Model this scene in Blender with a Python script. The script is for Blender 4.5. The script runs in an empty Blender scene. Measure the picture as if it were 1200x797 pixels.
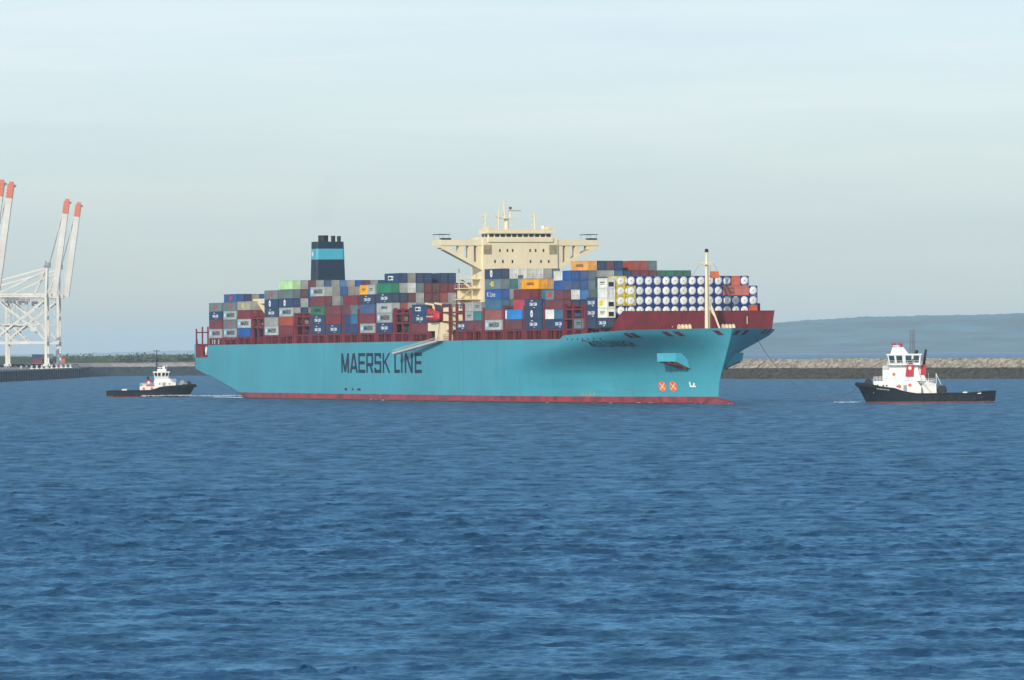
import bpy, math, random
import numpy as np
from mathutils import Vector, Matrix
from mathutils.bvhtree import BVHTree

rng = random.Random(7)
S = bpy.context.scene
COL = S.collection
R = math.radians
CAM_H = 14.5

# ------------------------------------------------------------ camera, sky, sun, exposure
cam_d = bpy.data.cameras.new('camera')
cam_d.sensor_width = 36.0
cam_d.lens = 6553.5 / 1200.0 * 36.0
cam_d.clip_start = 1.0
cam_d.clip_end = 120000.0
cam = bpy.data.objects.new('camera', cam_d)
COL.objects.link(cam)
cam.matrix_world = (Matrix.Translation((0, 0, CAM_H)) @ Matrix.Rotation(R(90) + 11.3 / 6553.5, 4, 'X')
                    @ Matrix.Rotation(-0.007, 4, 'Z'))
S.camera = cam

SUN_AZ = math.atan2(-0.42, -0.91)          # towards the sun, x right / y away: behind the camera on the left
SUN_EL = R(26)
SUN_DIR = Vector((math.sin(SUN_AZ) * math.cos(SUN_EL), math.cos(SUN_AZ) * math.cos(SUN_EL), math.sin(SUN_EL)))
sun_d = bpy.data.lights.new('sun', 'SUN')
sun_d.energy = 3.3
sun_d.angle = R(0.53)
sun_d.color = (1.0, 0.93, 0.82)
sun = bpy.data.objects.new('sun', sun_d)
COL.objects.link(sun)
sun.rotation_euler = SUN_DIR.to_track_quat('Z', 'Y').to_euler()
sun.location = (-300, -300, 400)

W = bpy.data.worlds.new('World')
S.world = W
W.use_nodes = True
wn, wl = W.node_tree.nodes, W.node_tree.links
bg = wn['Background']
sky = wn.new('ShaderNodeTexSky')
sky.sky_type = 'NISHITA'
sky.sun_disc = False
sky.sun_elevation = SUN_EL
sky.sun_rotation = SUN_AZ
sky.altitude = 10
sky.air_density = 1.0
sky.dust_density = 0.7
sky.ozone_density = 2.0
# thin veil of high cloud low in the sky, streaked, laid out on the sky's own directions
tc = wn.new('ShaderNodeTexCoord')
mp = wn.new('ShaderNodeMapping'); mp.inputs['Scale'].default_value = (7, 7, 60)
mp.inputs['Rotation'].default_value = (0, 0.05, 0)
nz = wn.new('ShaderNodeTexNoise'); nz.inputs['Scale'].default_value = 1.3; nz.inputs['Detail'].default_value = 6; nz.inputs['Roughness'].default_value = 0.55
rp = wn.new('ShaderNodeMapRange'); rp.inputs['From Min'].default_value = 0.3; rp.inputs['From Max'].default_value = 0.75
rp.inputs['To Min'].default_value = 0.60; rp.inputs['To Max'].default_value = 0.84
sz = wn.new('ShaderNodeSeparateXYZ')
el = wn.new('ShaderNodeMapRange'); el.interpolation_type = 'SMOOTHSTEP'
el.inputs['From Min'].default_value = 0.065; el.inputs['From Max'].default_value = 0.20
el.inputs['To Min'].default_value = 1.0; el.inputs['To Max'].default_value = 0.06
fm_ = wn.new('ShaderNodeMath'); fm_.operation = 'MULTIPLY'
mx = wn.new('ShaderNodeMix'); mx.data_type = 'RGBA'
wl.new(tc.outputs['Generated'], mp.inputs['Vector'])
wl.new(tc.outputs['Generated'], sz.inputs[0])
wl.new(sz.outputs['Z'], el.inputs['Value'])
wl.new(mp.outputs['Vector'], nz.inputs['Vector'])
wl.new(nz.outputs['Fac'], rp.inputs['Value'])
wl.new(rp.outputs['Result'], fm_.inputs[0]); wl.new(el.outputs['Result'], fm_.inputs[1])
wl.new(fm_.outputs[0], mx.inputs[0])
wl.new(sky.outputs['Color'], mx.inputs[6])
vr = wn.new('ShaderNodeValToRGB')          # the veil thickens and dulls towards the horizon
vr.color_ramp.elements[0].position = 0.0; vr.color_ramp.elements[0].color = (0.345, 0.415, 0.425, 1)
vr.color_ramp.elements[1].position = 0.055; vr.color_ramp.elements[1].color = (0.475, 0.580, 0.665, 1)
wl.new(sz.outputs['Z'], vr.inputs['Fac'])
vs_ = wn.new('ShaderNodeVectorMath'); vs_.operation = 'SCALE'; vs_.inputs['Scale'].default_value = 10.0
wl.new(vr.outputs['Color'], vs_.inputs[0]); wl.new(vs_.outputs[0], mx.inputs[7])
# brighter wisps well above the horizon
m2 = wn.new('ShaderNodeMapping'); m2.inputs['Scale'].default_value = (5, 5, 75); m2.inputs['Rotation'].default_value = (0.03, 0.085, 0)
n2 = wn.new('ShaderNodeTexNoise'); n2.inputs['Scale'].default_value = 1.0; n2.inputs['Detail'].default_value = 8; n2.inputs['Roughness'].default_value = 0.6; n2.inputs['Distortion'].default_value = 0.4
r2 = wn.new('ShaderNodeMapRange'); r2.inputs['From Min'].default_value = 0.52; r2.inputs['From Max'].default_value = 0.78; r2.inputs['To Max'].default_value = 0.75
e2 = wn.new('ShaderNodeMapRange'); e2.inputs['From Min'].default_value = 0.022; e2.inputs['From Max'].default_value = 0.055
k2 = wn.new('ShaderNodeMath'); k2.operation = 'MULTIPLY'; x2 = wn.new('ShaderNodeMix'); x2.data_type = 'RGBA'
k3 = wn.new('ShaderNodeMath'); k3.operation = 'MULTIPLY'
wl.new(tc.outputs['Generated'], m2.inputs['Vector']); wl.new(m2.outputs['Vector'], n2.inputs['Vector']); wl.new(n2.outputs['Fac'], r2.inputs['Value'])
wl.new(sz.outputs['Z'], e2.inputs['Value']); wl.new(r2.outputs['Result'], k2.inputs[0]); wl.new(e2.outputs['Result'], k2.inputs[1])
wl.new(k2.outputs[0], k3.inputs[0]); wl.new(el.outputs['Result'], k3.inputs[1]); wl.new(k3.outputs[0], x2.inputs[0])
wl.new(mx.outputs[2], x2.inputs[6]); x2.inputs[7].default_value = (6.3, 6.75, 7.0, 1)
wl.new(x2.outputs[2], bg.inputs['Color'])
bg.inputs['Strength'].default_value = 0.14

S.view_settings.view_transform = 'Standard'
S.view_settings.look = 'None'
S.view_settings.gamma = 1.0
S.view_settings.use_curve_mapping = False
S.view_settings.exposure = 0.0
S.cycles.max_bounces = 6
S.cycles.volume_bounces = 1
S.cycles.use_denoising = True


# ------------------------------------------------------------ helpers
def tag(o, label=None, cat=None, group=None, kind=None):
    if label: o['label'] = label
    if cat: o['category'] = cat
    if group: o['group'] = group
    if kind: o['kind'] = kind
    return o


def empty(name, loc=(0, 0, 0), rz=0.0):
    o = bpy.data.objects.new(name, None)
    COL.objects.link(o)
    o.location = loc
    o.rotation_euler = (0, 0, rz)
    o.empty_display_size = 1
    return o


class MB:
    """collects primitive shapes and links them as ONE mesh object"""

    def __init__(self):
        self.v, self.f, self.m, self.cur = [], [], [], 0

    def add(self, vs, fs):
        b = len(self.v)
        self.v.extend(tuple(p) for p in vs)
        self.f.extend(tuple(b + i for i in f) for f in fs)
        self.m.extend([self.cur] * len(fs))
        return self

    def box(self, x0, x1, y0, y1, z0, z1):
        vs = [(x, y, z) for z in (z0, z1) for y in (y0, y1) for x in (x0, x1)]
        return self.add(vs, [(0, 2, 3, 1), (4, 5, 7, 6), (0, 1, 5, 4), (2, 6, 7, 3), (0, 4, 6, 2), (1, 3, 7, 5)])

    def hexa(self, a, b):
        """a, b: two quads of four points each, in matching order"""
        return self.add(list(a) + list(b), [(3, 2, 1, 0), (4, 5, 6, 7), (0, 1, 5, 4), (1, 2, 6, 5), (2, 3, 7, 6), (3, 0, 4, 7)])

    def beam(self, p, q, w, h=None, up=(0, 0, 1)):
        h = h or w
        p, q = Vector(p), Vector(q)
        d = (q - p).normalized()
        u = Vector(up)
        if abs(d.dot(u)) > 0.98: u = Vector((1, 0, 0))
        s = d.cross(u).normalized() * (w / 2)
        t = s.cross(d).normalized() * (h / 2)
        c = [(-1, -1), (1, -1), (1, 1), (-1, 1)]
        return self.hexa([p + s * a + t * b for a, b in c], [q + s * a + t * b for a, b in c])

    def tube(self, p, q, r0, r1=None, n=12, cap=True):
        r1 = r0 if r1 is None else r1
        p, q = Vector(p), Vector(q)
        d = (q - p).normalized()
        u = Vector((0, 0, 1)) if abs(d.z) < 0.9 else Vector((1, 0, 0))
        s = d.cross(u).normalized(); t = s.cross(d)
        vs = []
        for c, r in ((p, r0), (q, r1)):
            for i in range(n):
                a = 2 * math.pi * i / n
                vs.append(c + (s * math.cos(a) + t * math.sin(a)) * r)
        fs = [(i, (i + 1) % n, n + (i + 1) % n, n + i) for i in range(n)]
        if cap: fs += [tuple(range(n - 1, -1, -1)), tuple(range(n, 2 * n))]
        return self.add(vs, fs)

    def lathe(self, prof, axis='x', n=20, o=(0, 0, 0)):
        """prof: (along, radius)"""
        vs, fs = [], []
        for a, r in prof:
            for i in range(n):
                th = 2 * math.pi * i / n
                c, s = r * math.cos(th), r * math.sin(th)
                p = {'x': (a, c, s), 'y': (c, a, s), 'z': (c, s, a)}[axis]
                vs.append((p[0] + o[0], p[1] + o[1], p[2] + o[2]))
        for k in range(len(prof) - 1):
            for i in range(n):
                j = (i + 1) % n
                fs.append((k * n + i, k * n + j, (k + 1) * n + j, (k + 1) * n + i))
        fs.append(tuple(range(n - 1, -1, -1)))
        fs.append(tuple((len(prof) - 1) * n + i for i in range(n)))
        return self.add(vs, fs)

    def prism(self, poly, a, b, axis='z'):
        """poly: 2D outline, extruded from a to b along axis"""
        def P(u, v, w):
            return {'z': (u, v, w), 'y': (u, w, v), 'x': (w, u, v)}[axis]
        n = len(poly)
        vs = [P(u, v, a) for u, v in poly] + [P(u, v, b) for u, v in poly]
        fs = [tuple(range(n - 1, -1, -1)), tuple(range(n, 2 * n))] + [(i, (i + 1) % n, n + (i + 1) % n, n + i) for i in range(n)]
        return self.add(vs, fs)

    def grid(self, rows):
        """rows of points, all the same length"""
        m = len(rows[0])
        vs = [p for r in rows for p in r]
        fs = [(i * m + j, i * m + j + 1, (i + 1) * m + j + 1, (i + 1) * m + j) for i in range(len(rows) - 1) for j in range(m - 1)]
        return self.add(vs, fs)

    def curve(self, pts, r, n=8):
        for a, b in zip(pts, pts[1:]): self.tube(a, b, r, r, n)
        return self

    def mesh(self, name, mats, smooth=False, recalc=True):
        me = bpy.data.meshes.new(name)
        me.from_pydata(self.v, [], self.f)
        for m in (mats if isinstance(mats, (list, tuple)) else [mats]): me.materials.append(m)
        me.polygons.foreach_set('material_index', self.m)
        if recalc:
            import bmesh
            bm = bmesh.new(); bm.from_mesh(me)
            bmesh.ops.recalc_face_normals(bm, faces=bm.faces)
            bm.to_mesh(me); bm.free()
        if smooth is True:
            me.polygons.foreach_set('use_smooth', [True] * len(me.polygons))
        elif smooth:
            me.polygons.foreach_set('use_smooth', [True] * len(me.polygons))
            me.set_sharp_from_angle(angle=R(smooth))
        me.update()
        return me

    def build(self, name, mats, parent=None, smooth=False, recalc=True):
        o = bpy.data.objects.new(name, self.mesh(name, mats, smooth, recalc))
        COL.objects.link(o)
        if parent: o.parent = parent
        return o


def mat(name, col, rough=0.55, metal=0.0, var=0.12, scale=0.6, streak=None, spec=0.35, bump=0.0, fade=0.0):
    """painted or natural surface: the colour with wear-like variation of its own; streak = (colour, amount) runs down it"""
    m = bpy.data.materials.new(name)
    m.use_nodes = True
    n, l = m.node_tree.nodes, m.node_tree.links
    b = n['Principled BSDF']
    b.inputs['Roughness'].default_value = rough
    b.inputs['Metallic'].default_value = metal
    b.inputs['Specular IOR Level'].default_value = spec
    t = n.new('ShaderNodeTexCoord')
    z = n.new('ShaderNodeTexNoise'); z.inputs['Scale'].default_value = scale; z.inputs['Detail'].default_value = 5
    l.new(t.outputs['Object'], z.inputs['Vector'])
    r = n.new('ShaderNodeMapRange')
    r.inputs['From Min'].default_value = 0.3; r.inputs['From Max'].default_value = 0.7
    r.inputs['To Min'].default_value = 1 - var; r.inputs['To Max'].default_value = 1 + var
    l.new(z.outputs['Fac'], r.inputs['Value'])
    mu = n.new('ShaderNodeMix'); mu.data_type = 'RGBA'; mu.blend_type = 'MULTIPLY'; mu.inputs[0].default_value = 1
    mu.inputs[6].default_value = (*col, 1)
    l.new(r.outputs['Result'], mu.inputs[7])
    out = mu.outputs[2]
    if streak:
        mp = n.new('ShaderNodeMapping'); mp.inputs['Scale'].default_value = streak[2] if len(streak) > 2 else (1.4, 1.4, 0.09)
        z2 = n.new('ShaderNodeTexNoise'); z2.inputs['Scale'].default_value = 1.0; z2.inputs['Detail'].default_value = 6
        l.new(t.outputs['Object'], mp.inputs['Vector']); l.new(mp.outputs['Vector'], z2.inputs['Vector'])
        r2 = n.new('ShaderNodeMapRange'); r2.inputs['From Min'].default_value = 0.54; r2.inputs['From Max'].default_value = 0.8
        r2.inputs['To Max'].default_value = streak[1]
        l.new(z2.outputs['Fac'], r2.inputs['Value'])
        m2 = n.new('ShaderNodeMix'); m2.data_type = 'RGBA'
        l.new(r2.outputs['Result'], m2.inputs[0]); l.new(out, m2.inputs[6]); m2.inputs[7].default_value = (*streak[0], 1)
        out = m2.outputs[2]
    if fade:
        oi = n.new('ShaderNodeObjectInfo')
        hs = n.new('ShaderNodeHueSaturation')
        for k_, a_, b_ in (('Saturation', 1 - fade * 1.2, 1 + fade * .3), ('Value', 1 - fade, 1 + fade)):
            q = n.new('ShaderNodeMapRange'); q.inputs['To Min'].default_value = a_; q.inputs['To Max'].default_value = b_
            l.new(oi.outputs['Random'], q.inputs['Value']); l.new(q.outputs['Result'], hs.inputs[k_])
        l.new(out, hs.inputs['Color']); out = hs.outputs['Color']
    l.new(out, b.inputs['Base Color'])
    if bump:
        bp = n.new('ShaderNodeBump'); bp.inputs['Strength'].default_value = bump; bp.inputs['Distance'].default_value = 0.3
        l.new(z.outputs['Fac'], bp.inputs['Height']); l.new(bp.outputs['Normal'], b.inputs['Normal'])
    return m


def text_mesh(name, txt, size=1.0, bold=0.0, depth=0.0):
    """flat lettering from the built-in font: origin at its centre, x along the words, y up"""
    c = bpy.data.curves.new(name, 'FONT')
    c.body = txt; c.size = size; c.offset = bold; c.extrude = depth
    c.align_x = 'CENTER'; c.align_y = 'CENTER'
    o = bpy.data.objects.new(name, c)
    COL.objects.link(o)
    dg = bpy.context.evaluated_depsgraph_get()
    me = bpy.data.meshes.new_from_object(o.evaluated_get(dg))
    bpy.data.objects.remove(o); bpy.data.curves.remove(c)
    me.name = name
    return me


STREAK = ((0.10, 0.05, 0.03), 0.35)
M = {
    'maroon': mat('maroon_deck_paint', (0.19, 0.022, 0.030), 0.6, var=0.2, scale=0.3, streak=((0.06, 0.02, 0.02), 0.5)),
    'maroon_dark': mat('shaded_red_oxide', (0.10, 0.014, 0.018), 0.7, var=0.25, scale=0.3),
    'cream': mat('cream_superstructure_paint', (0.82, 0.70, 0.45), 0.5, var=0.05, scale=0.2, streak=((0.55, 0.36, 0.17), 0.25)),
    'navy': mat('funnel_navy', (0.014, 0.030, 0.055), 0.5, var=0.1),
    'teal': mat('teal_paint', (0.075, 0.40, 0.50), 0.5, var=0.06),
    'letter': mat('lettering_navy', (0.010, 0.022, 0.050), 0.6, var=0.1),
    'black': mat('black_paint', (0.012, 0.013, 0.016), 0.5, var=0.3),
    'glass': mat('dark_window_glass', (0.010, 0.020, 0.026), 0.12, var=0.1, spec=0.5),
    'white': mat('white_paint', (0.80, 0.78, 0.72), 0.5, var=0.06, streak=((0.5, 0.36, 0.24), 0.25)),
    'rust': mat('rusty_steel', (0.16, 0.06, 0.03), 0.8, var=0.5, scale=0.8),
    'orange': mat('orange_mark', (0.75, 0.16, 0.05), 0.5),
    'lifeboat': mat('lifeboat_red', (0.50, 0.028, 0.035), 0.45, var=0.1),
    'recess_shade': mat('recess_shade_paint', (0.34, 0.27, 0.16), 0.7, var=0.25, scale=0.8),
    'alu': mat('weathered_aluminium', (0.56, 0.53, 0.48), 0.55, var=0.1),
    'mast': mat('mast_grey', (0.17, 0.18, 0.19), 0.6),
    'grey': mat('grey_steel', (0.33, 0.33, 0.31), 0.6, var=0.15),
    'rope': mat('tow_line_fibre', (0.10, 0.095, 0.09), 0.9),
    'tug_red': mat('tug_crimson', (0.48, 0.012, 0.030), 0.45, var=0.1),
    'tug_hull': mat('tug_black_hull', (0.005, 0.008, 0.014), 0.6, var=0.3, streak=((0.04, 0.03, 0.02), 0.2), spec=0.2),
    'tug_oxide': mat('tug_red_oxide', (0.20, 0.045, 0.04), 0.7),
    'rubber': mat('fender_rubber', (0.012, 0.012, 0.013), 0.85, var=0.3),
    'crane': mat('crane_cream', (0.68, 0.65, 0.58), 0.5, var=0.14, scale=0.1),
    'crane_red': mat('crane_orange_tip', (0.64, 0.17, 0.10), 0.5),
    'crane_grey': mat('crane_machinery_grey', (0.22, 0.24, 0.25), 0.6),
}

# ------------------------------------------------------------ water
def make_water():
    # rings round the camera foot; finer where the sea is near and in front, dense enough for real wave shapes
    rs = [0.0, 20.0, 60.0, 110.0, 150.0, 185.0]
    r = 200.0
    while r < 1750:
        rs.append(r); r += max(0.2, r * r / (600000.0 if r < 1150 else 300000.0))
    while r < 60000:
        rs.append(r); r *= 1.05
    rs = np.array(rs)
    th = np.concatenate([np.radians(np.linspace(-180, -11, 70))[:-1], np.radians(np.linspace(-11, 11, 980)), np.radians(np.linspace(11, 180, 70))[1:]])
    RR, TT = np.meshgrid(rs, th, indexing='ij')
    X, Y = RR * np.sin(TT), RR * np.cos(TT)
    lost = np.zeros((len(rs), 1)); tot = 0.0
    Z = np.zeros_like(X); DX = np.zeros_like(X); DY = np.zeros_like(X)
    sp = np.maximum(np.gradient(rs), 0.3)[:, None]
    g = np.random.RandomState(11)
    n = 120
    lam = np.exp(np.linspace(math.log(0.34), math.log(14.0), n)) * g.uniform(0.93, 1.07, n)
    wind = math.radians(205)          # waves run towards the camera, a little to the left
    # patches of stronger and weaker chop
    gust = 1.0 + 0.22 * np.sin(X / 61 + 1.3 * np.sin(Y / 140)) * np.sin(Y / 97 + 0.8 + np.sin(X / 83)) + 0.12 * np.sin(X / 23 + Y / 51)
    ge = np.zeros_like(X)                # groups: the steeper waves come in short runs
    for _ in range(14):
        d, L = wind + g.normal(0, 0.5), g.uniform(3, 16)
        ge += np.sin(2 * math.pi / L * (0.55 * X * math.cos(d) * (1 if g.rand() < .5 else -1) + Y) + g.uniform(0, 6.283))
    ge = 0.62 + 0.55 * np.clip(ge / math.sqrt(7), -0.3, 1.7)
    for L in lam:
        d = wind + g.normal(0, 0.52)
        k = 2 * math.pi / L
        a = L * (0.0102 if L < 0.8 else (0.0082 if L < 2.8 else 0.0030 if L < 5 else 0.0016))
        kx, ky = k * math.sin(d), k * math.cos(d)
        fade = np.clip((L / (1.8 * sp)) - 0.6, 0, 1) * np.clip((2600 - RR) / 800, 0, 1)
        lf = np.clip((L / (1.8 * sp)) - 0.6, 0, 1) * np.clip((2600 - rs[:, None]) / 800, 0, 1)
        lost += 0.5 * (a * k) ** 2 * (1 - lf ** 2); tot += 0.5 * (a * k) ** 2
        ph = kx * X + ky * Y + g.uniform(0, 6.283)
        A = a * fade * gust * (ge if 0.8 <= L < 2.8 else 1.0)
        Z += A * np.cos(ph)
        DX -= 1.0 * A * math.sin(d) * np.sin(ph); DY -= 1.0 * A * math.cos(d) * np.sin(ph)
    co = np.stack([X + DX, Y + DY, Z], -1).reshape(-1, 3).astype(np.float32)
    nr, nt = X.shape
    i, j = np.meshgrid(np.arange(nr - 1), np.arange(nt - 1), indexing='ij')
    q = np.stack([i * nt + j, i * nt + j + 1, (i + 1) * nt + j + 1, (i + 1) * nt + j], -1).reshape(-1, 4)[:, ::-1]
    me = bpy.data.meshes.new('water')
    me.vertices.add(len(co)); me.vertices.foreach_set('co', co.ravel())
    me.loops.add(q.size); me.loops.foreach_set('vertex_index', q.ravel().astype(np.int32))
    me.polygons.add(len(q))
    me.polygons.foreach_set('loop_start', np.arange(0, q.size, 4, dtype=np.int32))
    me.polygons.foreach_set('use_smooth', np.ones(len(q), dtype=bool))
    me.update(calc_edges=True)
    ra = me.attributes.new('ripple', 'FLOAT', 'POINT')        # share of the chop carried by roughness instead of shape
    ra.data.foreach_set('value', np.repeat(np.sqrt(lost[:, 0] / tot), nt).astype(np.float32))
    m = bpy.data.materials.new('harbour_water')
    m.use_nodes = True
    nn, ll = m.node_tree.nodes, m.node_tree.links
    # blue water body under a rough sheen: a choppy sea mirrors only part of what a still one would
    nn.remove(nn['Principled BSDF'])
    b = nn.new('ShaderNodeBsdfDiffuse'); b.inputs['Color'].default_value = (0.001, 0.028, 0.066, 1)
    gl = nn.new('ShaderNodeBsdfGlossy'); gl.inputs['Roughness'].default_value = 0.11
    fr = nn.new('ShaderNodeFresnel'); fr.inputs['IOR'].default_value = 1.33
    fk = nn.new('ShaderNodeMath'); fk.operation = 'MULTIPLY'; fk.inputs[1].default_value = 0.42
    ms = nn.new('ShaderNodeMixShader')
    at = nn.new('ShaderNodeAttribute'); at.attribute_name = 'ripple'
    rr = nn.new('ShaderNodeMapRange'); rr.inputs['To Min'].default_value = 0.06; rr.inputs['To Max'].default_value = 0.38
    ll.new(at.outputs['Fac'], rr.inputs['Value']); ll.new(rr.outputs['Result'], gl.inputs['Roughness'])
    rk = nn.new('ShaderNodeMapRange'); rk.inputs['To Min'].default_value = 1.0; rk.inputs['To Max'].default_value = 0.72
    ll.new(at.outputs['Fac'], rk.inputs['Value'])
    f2 = nn.new('ShaderNodeMath'); f2.operation = 'MULTIPLY'; ll.new(fk.outputs[0], f2.inputs[0]); ll.new(rk.outputs['Result'], f2.inputs[1])
    gl.inputs['Color'].default_value = (0.52, 0.85, 1.0, 1)
    # wind patches roughen the sea here and there, so it mirrors a little more or less
    pm = nn.new('ShaderNodeTexCoord'); pp = nn.new('ShaderNodeMapping'); pp.inputs['Scale'].default_value = (0.2, 0.09, 0.2); pp.inputs['Rotation'].default_value = (0, 0, 0.12)
    pz = nn.new('ShaderNodeTexNoise'); pz.inputs['Scale'].default_value = 1.0; pz.inputs['Detail'].default_value = 9; pz.inputs['Roughness'].default_value = 0.72
    pr = nn.new('ShaderNodeMapRange'); pr.inputs['From Min'].default_value = 0.40; pr.inputs['From Max'].default_value = 0.62
    pr.inputs['To Min'].default_value = 0.33; pr.inputs['To Max'].default_value = 0.80
    ll.new(pm.outputs['Object'], pp.inputs['Vector']); ll.new(pp.outputs['Vector'], pz.inputs['Vector']); ll.new(pz.outputs['Fac'], pr.inputs['Value']); ll.new(pr.outputs['Result'], fk.inputs[1])
    ll.new(fr.outputs[0], fk.inputs[0]); ll.new(f2.outputs[0], ms.inputs[0]); ll.new(b.outputs[0], ms.inputs[1]); ll.new(gl.outputs[0], ms.inputs[2])
    ll.new(ms.outputs[0], nn['Material Output'].inputs['Surface'])
    t = nn.new('ShaderNodeTexCoord')
    h = None
    for sc, dist, stretch in ((4.2, 0.05, 1.0), (1.7, 0.10, 1.0), (0.5, 0.24, 1.0)):
        mp = nn.new('ShaderNodeMapping'); mp.inputs['Scale'].default_value = (sc * 0.8, sc, sc)
        mp.inputs['Rotation'].default_value = (0, 0, 0.35)
        z = nn.new('ShaderNodeTexNoise'); z.inputs['Scale'].default_value = 1.0; z.inputs['Detail'].default_value = 4; z.inputs['Roughness'].default_value = 0.6
        ll.new(t.outputs['Object'], mp.inputs['Vector']); ll.new(mp.outputs['Vector'], z.inputs['Vector'])
        bp = nn.new('ShaderNodeBump'); bp.inputs['Strength'].default_value = 1.0; bp.inputs['Distance'].default_value = dist
        ll.new(z.outputs['Fac'], bp.inputs['Height'])
        if h: ll.new(h, bp.inputs['Normal'])
        h = bp.outputs['Normal']
    for q_ in (b, gl, fr): ll.new(h, q_.inputs['Normal'])
    me.materials.append(m)
    o = bpy.data.objects.new('water', me)
    COL.objects.link(o)
    tag(o, 'blue choppy harbour water', None, None, 'structure')
    return o


make_water()

# ------------------------------------------------------------ far land: hills, quay, shore, breakwater
def fbm(x, seed, n=6, base=1.0, rough=0.55):
    g = np.random.RandomState(seed); v = 0
    a = 1.0; f = base
    for _ in range(n):
        v = v + a * np.sin(x * f + g.uniform(0, 6.28)); f *= 2.03; a *= rough
    return v


def make_hills():
    xs = np.linspace(-2600, 3600, 1100)
    ridge = np.interp(xs, [-2600, -1400, -1150, -900, -500, 0, 500, 745, 880, 1025, 1220, 1464, 1800, 2600, 3600],
                      [4, 8, 12, 16, 26, 60, 78, 87, 92, 98, 103, 107, 110, 100, 90])
    ridge = ridge + fbm(xs / 60.0, 3) * 0.9 + np.abs(fbm(xs / 9.0, 5)) * 1.3
    rows = []
    prof = [(-2.0, 0.0), (-1.0, 0.02), (-0.75, 0.10), (-0.62, 0.22), (-0.5, 0.36), (-0.36, 0.52), (-0.24, 0.70), (-0.12, 0.87), (0, 1.0), (0.6, 0.7), (1.4, 0.0)]
    for k, (u, v) in enumerate(prof):
        w = fbm(xs / (50.0 + 7 * k), 20 + k)
        row = []
        for x, rz, wi in zip(xs, ridge, w):
            y, z = 16000 + u * 1900 + 40 * wi, max(-2.0, (rz + 3 + 1.6 * wi) * v - 2.0)
            far = 1.0 + 1.3 * min(1.0, max(0.0, (300 - x) / 1100))       # the left end of the hills lies further off
            row.append((x * far, y * far, max(-2.0, z * far - 14 * (far - 1)) if z > -1.9 else -2.0))
        rows.append(row)
    m = mat('haze_tinted_hill', (0.036, 0.125, 0.155), 0.95, var=0.75, scale=0.005, spec=0.1)  # blue of the hazy air is put into the woods' own colour
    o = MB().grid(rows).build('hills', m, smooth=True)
    tag(o, 'long low wooded hills fading into haze across the estuary', None, None, 'structure')


make_hills()


def make_quay():
    # dock platform under the cranes, its ribbed face towards the water
    m_top = mat('quay_concrete', (0.30, 0.29, 0.26), 0.9, var=0.2, scale=0.15)
    m_face = mat('quay_sheet_piling', (0.055, 0.075, 0.09), 0.8, var=0.35, scale=0.1)
    a, b = Vector((-264, 2500)), Vector((-250, 3230))
    n = 122
    d = (b - a) / n
    nrm = Vector((d.y, -d.x)).normalized()
    mb = MB()
    front = []
    for i in range(n):
        off = 0.9 if i % 2 else -0.9
        p = a + d * i + nrm * off; q = a + d * (i + 1) + nrm * off
        front += [(p.x, p.y), (q.x, q.y)]
    poly = front + [(-250, 3230), (-258, 3330), (-258, 4200), (-1400, 4200), (-1400, 2500)]
    mb.cur = 1
    mb.prism(poly, -3.0, 5.2)
    mb.cur = 0
    mb.prism([(a.x + 1.2, a.y - 1), (-248.8, 3230), (-257, 3331), (-257, 4201), (-1401, 4201), (-1401, 2499)], 5.204, 5.9)
    o = mb.build('quay', [m_top, m_face])
    tag(o, 'long dock quay with dark ribbed piling face', None, None, 'structure')
    # fender pipes, bollards and low kerb boxes along the quay edge
    for i in range(12):
        t = 0.56 + 0.036 * i
        p = a + (b - a) * t
        f = MB().box(-1.0, 1.0, -0.6, 0.6, 0, 0.5).tube((0, 0, 0.5), (0, 0, 1.5), 0.5, 0.42, 10).tube((0, 0, 1.5), (0, 0, 1.9), 0.75, 0.6, 10)
        o = f.build('quay_bollard', M['crane'])
        o.location = (p.x - 2.0, p.y, 5.9)
        tag(o, 'pale mooring bollard on the edge of the crane quay', 'bollard', 'bollards along the quay edge')


make_quay()


def bank(name, line, prof, m, jit, seed, label, cat=None, kind=None, step=1.6, back=None):
    """a rock-faced bank: profile (offset behind the waterline, height) swept along a line of points"""
    pts = [Vector(p) for p in line]
    fine = []
    for (o0, z0), (o1, z1) in zip(prof, prof[1:]):
        n = max(1, int(math.hypot(o1 - o0, z1 - z0) / step))
        fine += [(o0 + (o1 - o0) * i / n, z0 + (z1 - z0) * i / n) for i in range(n)]
    prof = fine + [prof[-1]]
    run = []
    for a, b in zip(pts, pts[1:]):
        n = max(2, int((b - a).length / step))
        for i in range(n): run.append((a + (b - a) * (i / n), (b - a).normalized()))
    g = np.random.RandomState(seed)
    rows = []
    for k, (off, z) in enumerate(prof):
        row = []
        for p, d in run:
            nrm = Vector((-d.y, d.x))
            if nrm.y < 0 and abs(d.y) < 0.9: nrm = -nrm
            j = jit if 0 < k < len(prof) - 1 else 0
            o_ = off + g.normal(0, j * 0.8)
            q = p + nrm * o_ + d * g.normal(0, j * 0.5)
            row.append((q.x, q.y, z + g.normal(0, j * 0.55)))
        rows.append(row)
    o = MB().grid(rows).build(name, m, smooth=False)
    tag(o, label, cat, None, kind)
    return o


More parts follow.
